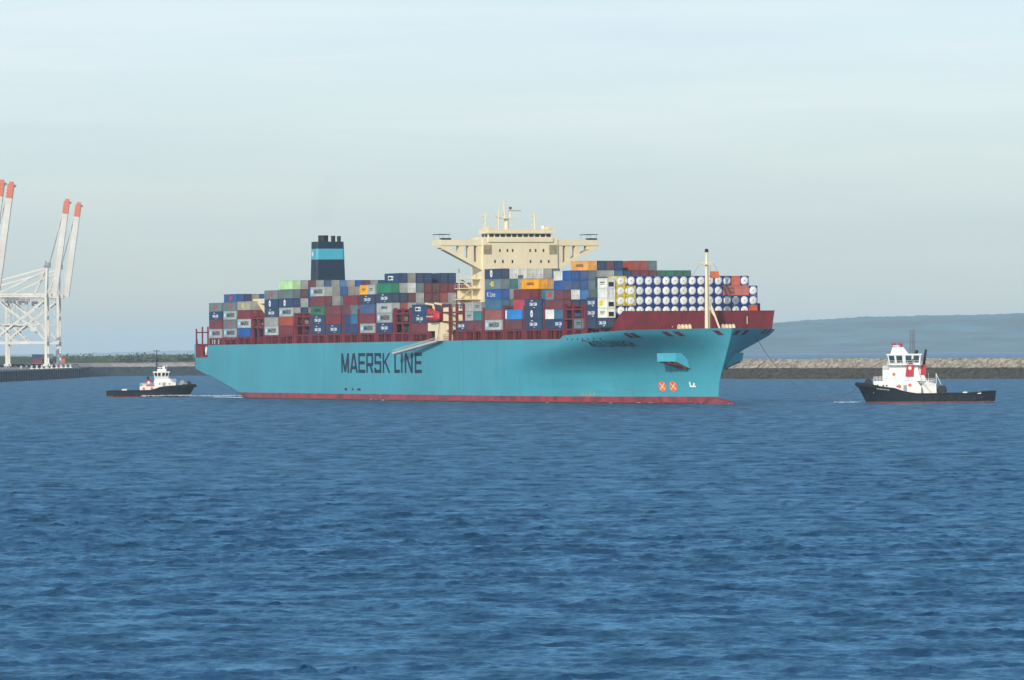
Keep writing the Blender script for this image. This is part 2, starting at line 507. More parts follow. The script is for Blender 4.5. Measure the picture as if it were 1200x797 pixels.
def banded(name, low, high, zcut, blend=0.5, scale=0.35, var=0.5, band=None):
    """rock whose weedy foot has another colour than its dry top"""
    m = bpy.data.materials.new(name); m.use_nodes = True
    n, l = m.node_tree.nodes, m.node_tree.links
    b = n['Principled BSDF']; b.inputs['Roughness'].default_value = 0.95; b.inputs['Specular IOR Level'].default_value = 0.15
    t = n.new('ShaderNodeTexCoord'); s = n.new('ShaderNodeSeparateXYZ'); l.new(t.outputs['Object'], s.inputs[0])
    z = n.new('ShaderNodeTexNoise'); z.inputs['Scale'].default_value = scale; z.inputs['Detail'].default_value = 5
    l.new(t.outputs['Object'], z.inputs['Vector'])
    zz = n.new('ShaderNodeMath'); zz.operation = 'MULTIPLY_ADD'; l.new(z.outputs['Fac'], zz.inputs[0]); zz.inputs[1].default_value = blend * 2; zz.inputs[2].default_value = -blend
    ad = n.new('ShaderNodeMath'); l.new(s.outputs['Z'], ad.inputs[0]); l.new(zz.outputs[0], ad.inputs[1])
    r = n.new('ShaderNodeMapRange'); r.inputs['From Min'].default_value = zcut - 0.15; r.inputs['From Max'].default_value = zcut + 0.15
    l.new(ad.outputs[0], r.inputs['Value'])
    mx = n.new('ShaderNodeMix'); mx.data_type = 'RGBA'; l.new(r.outputs['Result'], mx.inputs[0])
    mx.inputs[6].default_value = (*low, 1); mx.inputs[7].default_value = (*high, 1)
    v = n.new('ShaderNodeTexVoronoi'); v.inputs['Scale'].default_value = 0.5; v.inputs['Scale'].default_value = 0.75; l.new(t.outputs['Object'], v.inputs['Vector'])
    sp = n.new('ShaderNodeSeparateColor'); l.new(v.outputs['Color'], sp.inputs[0])
    r2 = n.new('ShaderNodeMapRange'); r2.inputs['To Min'].default_value = 1 - var; r2.inputs['To Max'].default_value = 1 + var * 0.6
    l.new(sp.outputs[0], r2.inputs['Value'])
    mu = n.new('ShaderNodeMix'); mu.data_type = 'RGBA'; mu.blend_type = 'MULTIPLY'; mu.inputs[0].default_value = 1
    l.new(mx.outputs[2], mu.inputs[6]); l.new(r2.outputs['Result'], mu.inputs[7])
    l.new(mu.outputs[2], b.inputs['Base Color'])
    return m


m_break = banded('breakwater_rock', (0.056, 0.050, 0.036), (0.32, 0.275, 0.21), 5.0)
bank('breakwater', [(-60, 2990), (40, 2780), (108, 2632), (226, 2475), (330, 2350), (520, 2140)],
     [(-4, -3), (0, -0.3), (2.2, 1.2), (4.2, 2.4), (6.4, 3.6), (8.4, 4.6), (9.8, 5.6), (11.2, 6.7), (12.6, 7.8), (14, 8.8), (16.5, 9.2), (19, 9.0), (23, 6), (30, -3)],
     m_break, 0.42, 4, 'long rubble breakwater, dry beige stones on top and dark weedy foot', 'breakwater', step=1.05)
m_shore = banded('shore_rock', (0.045, 0.060, 0.068), (0.36, 0.33, 0.29), 5.6, var=0.3)
bank('shore_bank', [(-252, 3240), (-246, 3430), (-150, 3440), (-60, 3330)],
     [(-4, -3), (0, -0.3), (3, 1.6), (6, 3.2), (9, 4.8), (11, 6.0), (13, 7.0), (15, 7.8), (40, 8.0)],
     m_shore, 0.3, 6, 'stone shore with dark wet foot and pale crest', None, 'structure', 2.0)
m_field = mat('rough_grassland', (0.085, 0.105, 0.040), 0.95, var=0.45, scale=0.03, spec=0.1)
g_ = np.random.RandomState(2)
rows = []
for k, yy in enumerate(np.linspace(3455, 5200, 40)):
    xs = np.linspace(-900, 40, 150)
    rows.append([(x, yy, 7.6 + 3.2 * min(1, (yy - 3455) / 260) + 1.3 * math.sin(x / 31 + k) * math.sin(k * 0.9) + g_.normal(0, 0.25)) for x in xs])
tag(MB().grid(rows).build('grass_field', m_field, smooth=True), 'flat green land behind the shore bank', None, None, 'structure')


def make_treeline():
    """far scrub and wood on the left shore, one mass of leaf clumps"""
    g = np.random.RandomState(9)
    mb = MB()
    m1 = mat('far_foliage', (0.095, 0.135, 0.095), 0.95, var=0.3, scale=0.08, spec=0.1)
    m2 = mat('far_foliage_light', (0.125, 0.150, 0.100), 0.95, var=0.3, scale=0.08, spec=0.1)
    for _ in range(900):
        if g.rand() < 0.72:
            y = g.uniform(3700, 4300); x = g.uniform(-330, -60)
        else:
            y = g.uniform(3480, 3650); x = g.uniform(-250, -165)
        h = g.uniform(1.4, 3.6) * (1.4 if g.rand() < 0.07 else 1.0)
        w = h * g.uniform(1.2, 2.6)
        mb.cur = int(g.rand() < 0.35)
        for _ in range(16):
            c = Vector((x + g.normal(0, w * 0.4), y + g.normal(0, w * 0.4), 9.3 + abs(g.normal(0.42, 0.26)) * h))
            u = Vector(g.normal(0, 1, 3)).normalized(); v = u.cross(Vector(g.normal(0, 1, 3))).normalized()
            s = g.uniform(0.5, 1.1)
            mb.add([c + u * s, c + v * s, c - u * s, c - v * s * 0.8], [(0, 1, 2, 3)])
    tag(mb.build('treeline', [m1, m2], recalc=False), 'dark green scrub and low trees along the left shore', None, None, 'stuff')


make_treeline()

# ------------------------------------------------------------ quay cranes
def make_crane():
    """ship-to-shore gantry crane, boom raised; local +x is the water side, y along the quay"""
    root = empty('gantry_crane')
    G, A, HW = 30.0, 40.5, 6.2           # gauge, girder height, half width between the frames
    for sx, x in (('land', 0.0), ('water', G)):
        for sy in (-1, 1):
            l = MB()
            l.beam((x, sy * HW * 1.25, 1.5), (x, sy * HW, A), 1.9, 1.5, (1, 0, 0))
            l.box(x - 1.4, x + 1.4, sy * HW * 1.25 - 3.6, sy * HW * 1.25 + 3.6, 0.9, 2.3)
            for w in (-2.6, -1.0, 1.0, 2.6):
                l.tube((x - 0.4, sy * HW * 1.25 + w, 0.5), (x + 0.4, sy * HW * 1.25 + w, 0.5), 0.5, 0.5, 10)
            l.build('leg', M['crane'], root)
        f = MB()
        f.beam((x, -HW * 1.25, 14.5), (x, HW * 1.25, 14.5), 1.6, 1.3)
        f.beam((x, -HW, A - 1), (x, HW, A - 1), 1.4, 1.2); f.beam((x, -HW * 1.1, 14.5), (x, HW, A - 1.2), .5)
        f.build('portal_beam', M['crane'], root)
    for sy in (-1, 1):
        s = MB()
        s.beam((0, sy * HW * 1.2, 14.5), (G, sy * HW * 1.2, 14.5), 1.2, 1.6)
        s.beam((1, sy * HW * 1.1, 17), (G - 1, sy * HW * 1.02, A - 2), 1.0, 1.0)
        s.beam((0.6, sy * HW * 1.15, 27), (G * 0.42, sy * HW * 1.2, 15), 0.8, 0.8)
        s.build('side_brace', M['crane'], root)
        g = MB()
        g.box(-26, G + 3, sy * 3.4 - 0.75, sy * 3.4 + 0.75, A, A + 2.3)
        g.box(-26, G + 3, sy * 4.6 - 0.35, sy * 4.6 + 0.35, A + 0.2, A + 0.4)
        for i in range(0, 30): g.beam((-26 + i, sy * 4.9, A + 0.4), (-26 + i, sy * 4.9, A + 1.5), 0.07)
        g.beam((-26, sy * 4.9, A + 1.5), (G + 3, sy * 4.9, A + 1.5), 0.09)
        g.build('girder', M['crane'], root)
        a = MB()
        a.beam((G, sy * HW * 0.95, A), (G + 0.5, sy * 2.2, A + 17.5), 1.2, 1.0, (1, 0, 0))
        a.beam((G - 7, sy * 4.5, A + 2), (G, sy * 2.4, A + 17), 0.7, 0.7)
        a.build('apex_frame', M['crane'], root)
        t = MB()
        t.beam((G + 0.4, sy * 2.4, A + 17), (-24, sy * 3.4, A + 2.5), 0.8, 0.8)
        t.beam((G + 0.4, sy * 2.4, A + 15.5), (2, sy * 3.4, A + 2.3), 0.7, 0.7)
        t.build('back_stay', M['crane'], root)
    lt = MB()
    for sy in (-1, 1):
        for i in range(5):
            z0, z1 = 15 + i * 4.9, 15 + (i + 1) * 4.9
            for x in (0.0, G):
                lt.beam((x, sy * HW * 1.2, z0), (x + (2.6 if x == 0 else -2.6), sy * HW * 1.15, (z0 + z1) / 2), .22); lt.beam((x + (2.6 if x == 0 else -2.6), sy * HW * 1.15, (z0 + z1) / 2), (x, sy * HW * 1.1, z1), .22)
        lt.beam((G, sy * HW * 1.1, 16), (3, sy * HW, A - 2), .7, .7)
        for i in range(9): lt.beam((2 + 3 * i, sy * 3.4, A), (3.5 + 3 * i, sy * 3.4, A - 1.6), .16); lt.beam((3.5 + 3 * i, sy * 3.4, A - 1.6), (5 + 3 * i, sy * 3.4, A), .16)
        lt.beam((2, sy * 3.4, A - 1.6), (29, sy * 3.4, A - 1.6), .2)
    lt.beam((G, -HW, 16), (G, HW, A - 2), .6); lt.beam((0, -HW, 16), (0, HW, A - 2), .6)
    lt.build('lattice_bracing', M['crane'], root)
    ap = MB().box(G - 1.2, G + 2.2, -3.2, 3.2, A + 17, A + 18.4).tube((G + 1.6, -2.5, A + 19.2), (G + 1.6, 2.5, A + 19.2), 0.9, 0.9, 12)
    ap.box(G - 0.6, G + 0.2, -0.2, 0.2, A + 18.4, A + 21)
    ap.build('apex_head', M['crane_grey'], root)
    # raised boom: a single box girder with a walkway rail, orange at its tip
    tilt = R(8.0)
    def bp(u, w, y): return (G + 4.5 + u * math.sin(tilt) + w * math.cos(tilt), y, A + 1 + u * math.cos(tilt) - w * math.sin(tilt))
    LB = 56.0
    def bar(u0, u1, w0, w1, y0, y1):
        return ([bp(u0, w0, y0), bp(u0, w1, y0), bp(u0, w1, y1), bp(u0, w0, y1)], [bp(u1, w0, y0), bp(u1, w1, y0), bp(u1, w1, y1), bp(u1, w0, y1)])
    b = MB(); b.hexa(*bar(0, LB * 0.845, -1.6, 1.6, -2.0, 2.0))
    for i in range(1, 17):
        b.hexa(*bar(i * 2.85, i * 2.85 + 0.25, -2.05, 1.75, -2.15, 2.15))
    b.hexa(*bar(1, LB * 0.84, -2.5, -2.25, -2.5, -2.3))
    b.build('boom', M['crane'], root)
    tp = MB(); tp.hexa(*bar(LB * 0.845, LB * 0.975, -1.6, 1.6, -2.0, 2.0)); tp.hexa(*bar(LB * 0.975, LB, -1.0, 1.2, -1.3, 1.3))
    for i in range(4): tp.hexa(*bar(LB * (0.86 + 0.03 * i), LB * (0.86 + 0.03 * i) + 0.25, -2.0, 1.8, -2.15, 2.15))
    tip = tp.build('boom_tip', M['crane_red'], root)
    tip['label'] = 'orange tip of the raised boom'
    sh = MB(); sh.tube(bp(LB * 0.965, 1.9, -1.4), bp(LB * 0.965, 1.9, 1.4), 0.75, 0.75, 12)
    sh.build('sheave', M['crane_grey'], tip)
    fs = MB()
    for sy in (-1, 1): fs.beam((G + 1.5, sy * 1.8, A + 18), bp(LB * 0.83, -1.4, sy * 1.5), 0.28)
    fs.build('fore_stay', M['crane_grey'], root)
    mh = MB(); mh.box(-20, -7, -4.2, 4.2, A + 2.6, A + 7.2).box(-20.4, -6.6, -4.5, 4.5, A + 7.2, A + 7.6)
    mh.build('machinery_house', M['crane'], root)
    tr = MB(); tr.box(6, 13, -3.8, 3.8, A - 1.6, A - 0.2)
    for u in (7, 9, 11): tr.tube((u, -3.4, A - 2.6), (u, 3.4, A - 2.6), 0.8, 0.8, 10)
    tr.build('trolley', M['crane_grey'], root)
    cb = MB(); cb.box(14, 17.5, 1.5, 4.0, A - 4.4, A - 1.2)
    c = cb.build('driver_cab', M['crane'], root)
    MB().box(17.5, 17.55, 1.8, 3.7, A - 3.9, A - 1.8).build('window', M['glass'], c)
    hs = MB()
    for y in (-2.4, 2.4):
        for x in (7, 12): hs.beam((x, y, A - 2), (x, y, 24.5), 0.1)
    hs.box(6.4, 12.6, -6.1, 6.1, 23.7, 24.5)
    hs.build('spreader', M['crane_grey'], root)
    st = MB()
    for k in range(10):
        z0 = 2 + k * 3.8
        st.beam((G - 1.8, HW * 1.15 + (1.2 if k % 2 else -1.2), z0), (G - 1.8, HW * 1.15 + (-1.2 if k % 2 else 1.2), z0 + 3.8), 0.7, 0.15)
        st.box(G - 2.4, G - 1.2, HW * 1.15 - 1.6, HW * 1.15 + 1.6, z0 + 3.7, z0 + 3.82)
    st.build('stair_tower', M['crane_grey'], root)
    rg = MB(); rg.box(G - 8.5, G - 5.0, -9.2, -9.0, 21.0, 23.6).box(G - 9.0, G - 4.5, -9.4, -8.8, 24.2, 25.0)
    rg.beam((0, -HW * 1.18, 25), (G, -HW * 1.18, 25), 0.35)
    rg.build('walkway', M['crane'], root)
    return root


def copy_tree(o, parent=None):
    c = o.copy(); COL.objects.link(c)
    if parent: c.parent = parent; c.matrix_parent_inverse = o.matrix_parent_inverse.copy()
    for ch in list(o.children): copy_tree(ch, c)
    return c


cr = make_crane()
crane_spots = [(-297.0, 3210.0, 'cream gantry crane with raised orange-tipped boom, nearer of the pair standing whole in view'),
               (-296.0, 3283.0, 'cream gantry crane whose orange-tipped boom is furthest right in the row'),
               (-299.5, 2880.0, 'cream gantry crane at the photo edge, right-hand of the two nearest raised booms'),
               (-301.2, 2845.0, 'cream gantry crane furthest left, only the end of its raised boom in view')]
for i, (x, y, lab) in enumerate(crane_spots):
    o = cr if i == 0 else copy_tree(cr)
    o.location = (x, y, 5.9)
    tag(o, lab, 'crane', 'gantry cranes on the quay')

# ------------------------------------------------------------ container ship (local: x forward from the stem's waterline, y to port, z up)
SHIP_LOC, SHIP_RZ = (53.6, 1453.8, 0.0), -R(67.965)
ship = empty('container_ship', SHIP_LOC, SHIP_RZ)
tag(ship, 'long pale teal container ship with stacked cargo, cream bridge tower and dark funnel', 'container ship')


def lerp(x, xs, ys): return float(np.interp(x, xs, ys))
def stem(z): return lerp(z, [-4, 0, 2, 5, 8, 12, 16, 19.8, 22], [2, 0, 0, -.4, -1.8, -4.5, -7.2, -9.2, -9.8])
def entry(z): return lerp(z, [0, 4, 8, 10, 12, 14, 16, 18, 20], [105, 103, 98, 93.5, 86, 74, 59.5, 47, 43])
def expo(z): return lerp(z, [0, 8, 10, 12, 14, 16, 18, 20], [2.0, 2.0, 2.1, 2.3, 2.6, 2.95, 3.4, 3.7])
def hb(s, z):
    """half breadth of the hull s metres aft of the stem, z above the water"""
    u = (s - stem(z)) / entry(z)
    if u <= 0: return 0.0
    if u >= 1: return 24.1
    return 24.1 * (1 - (1 - u) ** expo(z))
def keel(s): return lerp(s, [290, 298, 306, 323, 337, 351.4], [-3.0, -1.6, 0.0, 3.7, 6.4, 9.0]) if s > 290 else -3.0
def top(s): return lerp(s, [-10, 8, 40, 46, 47.5, 49, 100, 337], [19.7, 19.4, 18.4, 18.2, 18.1, 17.2, 17.2, 16.6])


def make_hull():
    vs = sorted(set([0, .001, .003, .005, .008, .012] + [round(.016 + .008 * i, 4) for i in range(64)] + [.432, .441, .56, .62, .68, .74, .8, .86, .92, .96, 1.0]))
    nz = 30
    fz = [i / (nz - 1) for i in range(nz)]
    stations = []
    for v in vs: stations.append(('bow', v))
    for s in list(range(140, 300, 20)) + [296, 300, 304, 308, 314, 320, 327, 334, 338.2, 338.4, 345, 350, 351.4]: stations.append(('mid', s))
    def side(sg):
        rows = []
        for kind, v in stations:
            row = []
            if kind == 'bow':
                for f in fz:
                    # the rail height depends on the station, which depends on the height: two passes
                    s = -9.5 + v * 129.5
                    for _ in range(3):
                        z = -3 + (top(s) + 3) * f
                        s = stem(z) + v * (120 - stem(z))
                    row.append((-s, -sg * hb(s, z), z))
                rows.append(row)
            else:
                tp = 12.7 if v > 338.3 else top(v)
                for f in fz:
                    z = keel(v) + (tp - keel(v)) * f
                    rr = 24.1 - (1.6 * (1 - f / 0.07) ** 2 if (f < 0.07 and v > 296) else 0) - 0.004 * max(0, v - 300) * (1 - f)
                    row.append((-v, -sg * rr, z))
                rows.append(row)
        return rows
    m = bpy.data.materials.new('teal_hull_paint'); m.use_nodes = True
    n, l = m.node_tree.nodes, m.node_tree.links
    b = n['Principled BSDF']; b.inputs['Roughness'].default_value = 0.42; b.inputs['Specular IOR Level'].default_value = 0.35
    t = n.new('ShaderNodeTexCoord'); sp = n.new('ShaderNodeSeparateXYZ'); l.new(t.outputs['Object'], sp.inputs[0])
    z1 = n.new('ShaderNodeTexNoise'); z1.inputs['Scale'].default_value = 0.05; z1.inputs['Detail'].default_value = 8; l.new(t.outputs['Object'], z1.inputs['Vector'])
    r1 = n.new('ShaderNodeMapRange'); r1.inputs['From Min'].default_value = .3; r1.inputs['From Max'].default_value = .7; r1.inputs['To Min'].default_value = .90; r1.inputs['To Max'].default_value = 1.08
    l.new(z1.outputs['Fac'], r1.inputs['Value'])
    c1 = n.new('ShaderNodeMix'); c1.data_type = 'RGBA'; c1.blend_type = 'MULTIPLY'; c1.inputs[0].default_value = 1
    c1.inputs[6].default_value = (0.060, 0.325, 0.395, 1); l.new(r1.outputs['Result'], c1.inputs[7])
    # rust and dirt running down, scuffs along
    mp = n.new('ShaderNodeMapping'); mp.inputs['Scale'].default_value = (0.55, 0.55, 0.035); l.new(t.outputs['Object'], mp.inputs['Vector'])
    z2 = n.new('ShaderNodeTexNoise'); z2.inputs['Scale'].default_value = 1; z2.inputs['Detail'].default_value = 6; l.new(mp.outputs['Vector'], z2.inputs['Vector'])
    r2 = n.new('ShaderNodeMapRange'); r2.inputs['From Min'].default_value = .55; r2.inputs['From Max'].default_value = .82; r2.inputs['To Max'].default_value = .36
    l.new(z2.outputs['Fac'], r2.inputs['Value'])
    c2 = n.new('ShaderNodeMix'); c2.data_type = 'RGBA'; l.new(r2.outputs['Result'], c2.inputs[0]); l.new(c1.outputs[2], c2.inputs[6]); c2.inputs[7].default_value = (0.06, 0.14, 0.15, 1)
    # long scuffs from fenders and tugs low on the side, and thin rust weeps
    mq = n.new('ShaderNodeMapping'); mq.inputs['Scale'].default_value = (0.05, 0.05, 0.9); l.new(t.outputs['Object'], mq.inputs['Vector'])
    z4 = n.new('ShaderNodeTexNoise'); z4.inputs['Scale'].default_value = 1; z4.inputs['Detail'].default_value = 7; z4.inputs['Roughness'].default_value = .65; l.new(mq.outputs['Vector'], z4.inputs['Vector'])
    r4 = n.new('ShaderNodeMapRange'); r4.inputs['From Min'].default_value = .54; r4.inputs['From Max'].default_value = .72; r4.inputs['To Max'].default_value = .42
    l.new(z4.outputs['Fac'], r4.inputs['Value'])
    lw = n.new('ShaderNodeMapRange'); lw.inputs['From Min'].default_value = 9.0; lw.inputs['From Max'].default_value = 2.5; l.new(sp.outputs['Z'], lw.inputs['Value'])
    ml = n.new('ShaderNodeMath'); ml.operation = 'MULTIPLY'; l.new(r4.outputs['Result'], ml.inputs[0]); l.new(lw.outputs['Result'], ml.inputs[1])
    c4 = n.new('ShaderNodeMix'); c4.data_type = 'RGBA'; l.new(ml.outputs[0], c4.inputs[0]); l.new(c2.outputs[2], c4.inputs[6]); c4.inputs[7].default_value = (0.075, 0.17, 0.18, 1)
    mw = n.new('ShaderNodeMapping'); mw.inputs['Scale'].default_value = (0.9, 0.9, 0.05); mw.inputs['Location'].default_value = (31, 7, 3); l.new(t.outputs['Object'], mw.inputs['Vector'])
    z5 = n.new('ShaderNodeTexNoise'); z5.inputs['Scale'].default_value = 1; z5.inputs['Detail'].default_value = 4; l.new(mw.outputs['Vector'], z5.inputs['Vector'])
    r5 = n.new('ShaderNodeMapRange'); r5.inputs['From Min'].default_value = .68; r5.inputs['From Max'].default_value = .78; r5.inputs['To Max'].default_value = .34
    l.new(z5.outputs['Fac'], r5.inputs['Value'])
    c5 = n.new('ShaderNodeMix'); c5.data_type = 'RGBA'; l.new(r5.outputs['Result'], c5.inputs[0]); l.new(c4.outputs[2], c5.inputs[6]); c5.inputs[7].default_value = (0.16, 0.10, 0.06, 1)
    c2 = c5
    # red boot topping below the load line, scuffed and slimy at the water
    z3 = n.new('ShaderNodeTexNoise'); z3.inputs['Scale'].default_value = 0.35; z3.inputs['Detail'].default_value = 7; l.new(t.outputs['Object'], z3.inputs['Vector'])
    red = n.new('ShaderNodeValToRGB'); e = red.color_ramp.elements
    e[0].position = .35; e[0].color = (0.16, 0.034, 0.042, 1); e[1].position = .66; e[1].color = (0.40, 0.045, 0.058, 1)
    l.new(z3.outputs['Fac'], red.inputs['Fac'])
    lt = n.new('ShaderNodeMath'); lt.operation = 'LESS_THAN'; l.new(sp.outputs['Z'], lt.inputs[0]); lt.inputs[1].default_value = 1.9
    c3 = n.new('ShaderNodeMix'); c3.data_type = 'RGBA'; l.new(lt.outputs[0], c3.inputs[0]); l.new(c2.outputs[2], c3.inputs[6]); l.new(red.outputs['Color'], c3.inputs[7])
    # weed and slime right at the water
    wet = n.new('ShaderNodeMath'); wet.operation = 'MULTIPLY_ADD'; l.new(z3.outputs['Fac'], wet.inputs[0]); wet.inputs[1].default_value = 1.0; wet.inputs[2].default_value = -0.2
    wl_ = n.new('ShaderNodeMath'); wl_.operation = 'LESS_THAN'; l.new(sp.outputs['Z'], wl_.inputs[0]); l.new(wet.outputs[0], wl_.inputs[1])
    c6 = n.new('ShaderNodeMix'); c6.data_type = 'RGBA'; l.new(wl_.outputs[0], c6.inputs[0]); l.new(c3.outputs[2], c6.inputs[6]); c6.inputs[7].default_value = (0.050, 0.026, 0.024, 1)
    l.new(c6.outputs[2], b.inputs['Base Color'])
    # faint plate seams
    br = n.new('ShaderNodeTexBrick'); br.inputs['Scale'].default_value = 1.0; br.inputs['Mortar Size'].default_value = 0.04
    br.inputs['Brick Width'].default_value = 11.0; br.inputs['Row Height'].default_value = 2.9
    cm = n.new('ShaderNodeCombineXYZ'); l.new(sp.outputs['X'], cm.inputs[0]); l.new(sp.outputs['Z'], cm.inputs[1]); l.new(cm.outputs[0], br.inputs['Vector'])
    bp = n.new('ShaderNodeBump'); bp.inputs['Strength'].default_value = 0.25; bp.inputs['Distance'].default_value = 0.05; bp.invert = True
    l.new(br.outputs['Fac'], bp.inputs['Height']); l.new(bp.outputs['Normal'], b.inputs['Normal'])
    mb = MB()
    st, po = side(1), side(-1)
    mb.grid(st); mb.grid([r[::-1] for r in po])
    # transom and the step of the open mooring deck
    for r1_, r2_ in ((st[-1], po[-1]),):
        k = len(r1_)
        mb.add(r1_ + r2_, [(i, i + 1, k + i + 1, k + i) for i in range(k - 1)])
    # rounded underside of the stern
    under = []
    for (kind, v), a in zip(stations, st):
        if kind == 'mid' and v >= 290:
            z = a[0][2]
            under.append([(-v, a[0][1], z), (-v, a[0][1] * 0.7, z - 1.2), (-v, 0, z - 1.8), (-v, -a[0][1] * 0.7, z - 1.2), (-v, -a[0][1], z)])
    mb.grid(under)
    o = mb.build('hull', m, ship, smooth=40)
    # weld the bow so the light runs smoothly round it
    import bmesh
    bm = bmesh.new(); bm.from_mesh(o.data)
    bmesh.ops.remove_doubles(bm, verts=bm.verts, dist=0.02)
    bmesh.ops.recalc_face_normals(bm, faces=bm.faces)
    bm.to_mesh(o.data); bm.free()
    # decks
    dk = MB()
    ss = [-7, -4, 0, 4, 8, 13, 20, 30, 47]
    rows = [[(-s, -max(0.0, hb(s, 17.6) - .1), 18.2), (-s, max(0.0, hb(s, 17.6) - .1), 18.2)] for s in ss]
    dk.grid(rows)
    ss = [47, 60, 80, 100, 200, 300, 338.2]
    dk.grid([[(-s, -(hb(s, 17) - .08), top(s) - 0.12 if s > 49 else 17.05), (-s, hb(s, 17) - .08, top(s) - 0.12 if s > 49 else 17.05)] for s in ss])
    dk.grid([[(-s, -24.0, 12.5), (-s, 24.0, 12.5)] for s in (338.3, 351.3)])
    dk.build('deck', M['maroon'], ship)
    st_ = MB().box(-338.6, -338.3, -24.0, 24.0, 12.5, 16.5)
    st_.build('mooring_deck_bulkhead', M['maroon'], ship)
    # bulbous bow just awash
    bl = MB(); prof = []
    for i in range(15):
        a = math.pi / 2 * i / 14
        prof.append((-3 + 15.2 * math.sin(a), 3.6 * math.cos(a) ** 0.8 if i < 14 else 0.02))
    bl.lathe(prof, 'x', 24, (0, 0, -2.0))
    mred = mat('bulb_red', (0.26, 0.032, 0.042), 0.45, var=0.35, scale=0.5)
    bl.build('bulbous_bow', mred, ship, smooth=True)


make_hull()


def on_hull(s, z, off=0.06, sg=1):
    return (-s, -sg * (hb(s, z) + off), z)


def hull_patch(name, poly, m, off=0.08, parent=ship, sg=1, sub=4):
    """a thin plate following the hull: polygon of (s, z) points given as a quad, subdivided"""
    a, b, c, d = [Vector(p) for p in poly]
    mb = MB()
    for o_ in (off, 0.0):
        rows = []
        for i in range(sub + 1):
            f = i / sub
            p, q = a.lerp(d, f), b.lerp(c, f)
            rows.append([on_hull(*(p.lerp(q, j / sub)), o_, sg) for j in range(sub + 1)])
        mb.grid(rows)
    return mb.build(name, m, parent)


# lettering along the side: block strokes, each a few centimetres proud
def make_side_lettering():
    gl = {
        'M': [((.09, 0), (.09, 1)), ((.10, 1), (.5, .04)), ((.5, .04), (.90, 1)), ((.91, 1), (.91, 0))],
        'A': [((.08, 0), (.47, 1)), ((.53, 1), (.92, 0)), ((.24, .26), (.76, .26))],
        'E': [((.09, 0), (.09, 1)), ((.0, .92), (1, .92)), ((.0, .51), (.92, .51)), ((.0, .08), (1, .08))],
        'R': [((.09, 0), (.09, 1)), ((0, .92), (.98, .92)), ((.90, 1), (.90, .42)), ((0, .42), (.98, .42)), ((.55, .42), (.92, 0))],
        'S': [((0, .92), (1, .92)), ((.09, 1), (.09, .43)), ((0, .51), (1, .51)), ((.91, .59), (.91, 0)), ((0, .08), (1, .08)), ((.91, .92), (.91, .74)), ((.09, .08), (.09, .26))],
        'K': [((.09, 0), (.09, 1)), ((.16, .45), (.92, 1)), ((.34, .58), (.92, 0))],
        'L': [((.09, 0), (.09, 1)), ((0, .08), (1, .08))],
        'I': [((.5, 0), (.5, 1))],
        'N': [((.09, 0), (.09, 1)), ((.12, 1), (.88, 0)), ((.91, 0), (.91, 1))],
    }
    P1, P0, Z0, H = 1 / 11.43, 395.0, 8.05, 5.75
    s_of = lambda px: 217.92 + (px - 399) * (151.64 - 217.92) / (494 - 399)
    cells = [('M', 56, 162), ('A', 176, 280), ('E', 292, 384), ('R', 400, 490), ('S', 512, 597), ('K', 620, 716),
             ('L', 778, 848), ('I', 858, 886), ('N', 912, 1014), ('E', 1044, 1133)]
    for ch, x0, x1 in cells:
        s0, s1 = s_of(P0 + x0 * P1), s_of(P0 + x1 * P1)
        w = abs(s1 - s0)
        mb = MB()
        for k, (p, q) in enumerate(gl[ch]):
            p = Vector((p[0] * w, p[1] * H)); q = Vector((q[0] * w, q[1] * H))
            dirn = (q - p).normalized()
            horiz = abs(dirn.y) < 0.1
            tw = 0.95 if horiz else 1.25
            nn = Vector((-dirn.y, dirn.x)) * tw / 2
            if not horiz and abs(dirn.x) > 0.1: nn = Vector((tw * 0.56, 0))
            c = [p - nn, q - nn, q + nn, p + nn]
            y0 = -24.1 - 0.03 - 0.012 * k
            mb.hexa([(-s0 + u.x, -24.05, Z0 + u.y) for u in c], [(-s0 + u.x, y0, Z0 + u.y) for u in c])
        mb.build('hull_letter', M['letter'], ship)


make_side_lettering()


def project_text(name, txt, s_left, s_right, z_mid, height, m, bold=0.02, off=0.07, sg=1):
    me = text_mesh(name, txt, 1.0, bold)
    xs = [v.co.x for v in me.vertices]; ys = [v.co.y for v in me.vertices]
    x0, x1, y0, y1 = min(xs), max(xs), min(ys), max(ys)
    for v in me.vertices:
        s = s_left + (v.co.x - x0) / (x1 - x0) * (s_right - s_left)
        z = z_mid + ((v.co.y - y0) / (y1 - y0) - .5) * height
        v.co = on_hull(s, z, off, sg)
    me.materials.append(m)
    o = bpy.data.objects.new(name, me); COL.objects.link(o); o.parent = ship
    return o


project_text('name_lettering', 'MAERSK EDINBURGH', 31.7, 14.6, 15.85, 1.6, M['letter'], 0.01, off=0.17)
for s, w in ((213.6, 2.2), (208.0, 1.2), (202.6, 2.6)): hull_patch('lettering_patch', [(s + w / 2, 2.9), (s - w / 2, 2.9), (s - w / 2, 3.5), (s + w / 2, 3.5)], M['letter'], 0.05, sub=1)  # plain dark patches standing in for small lettering

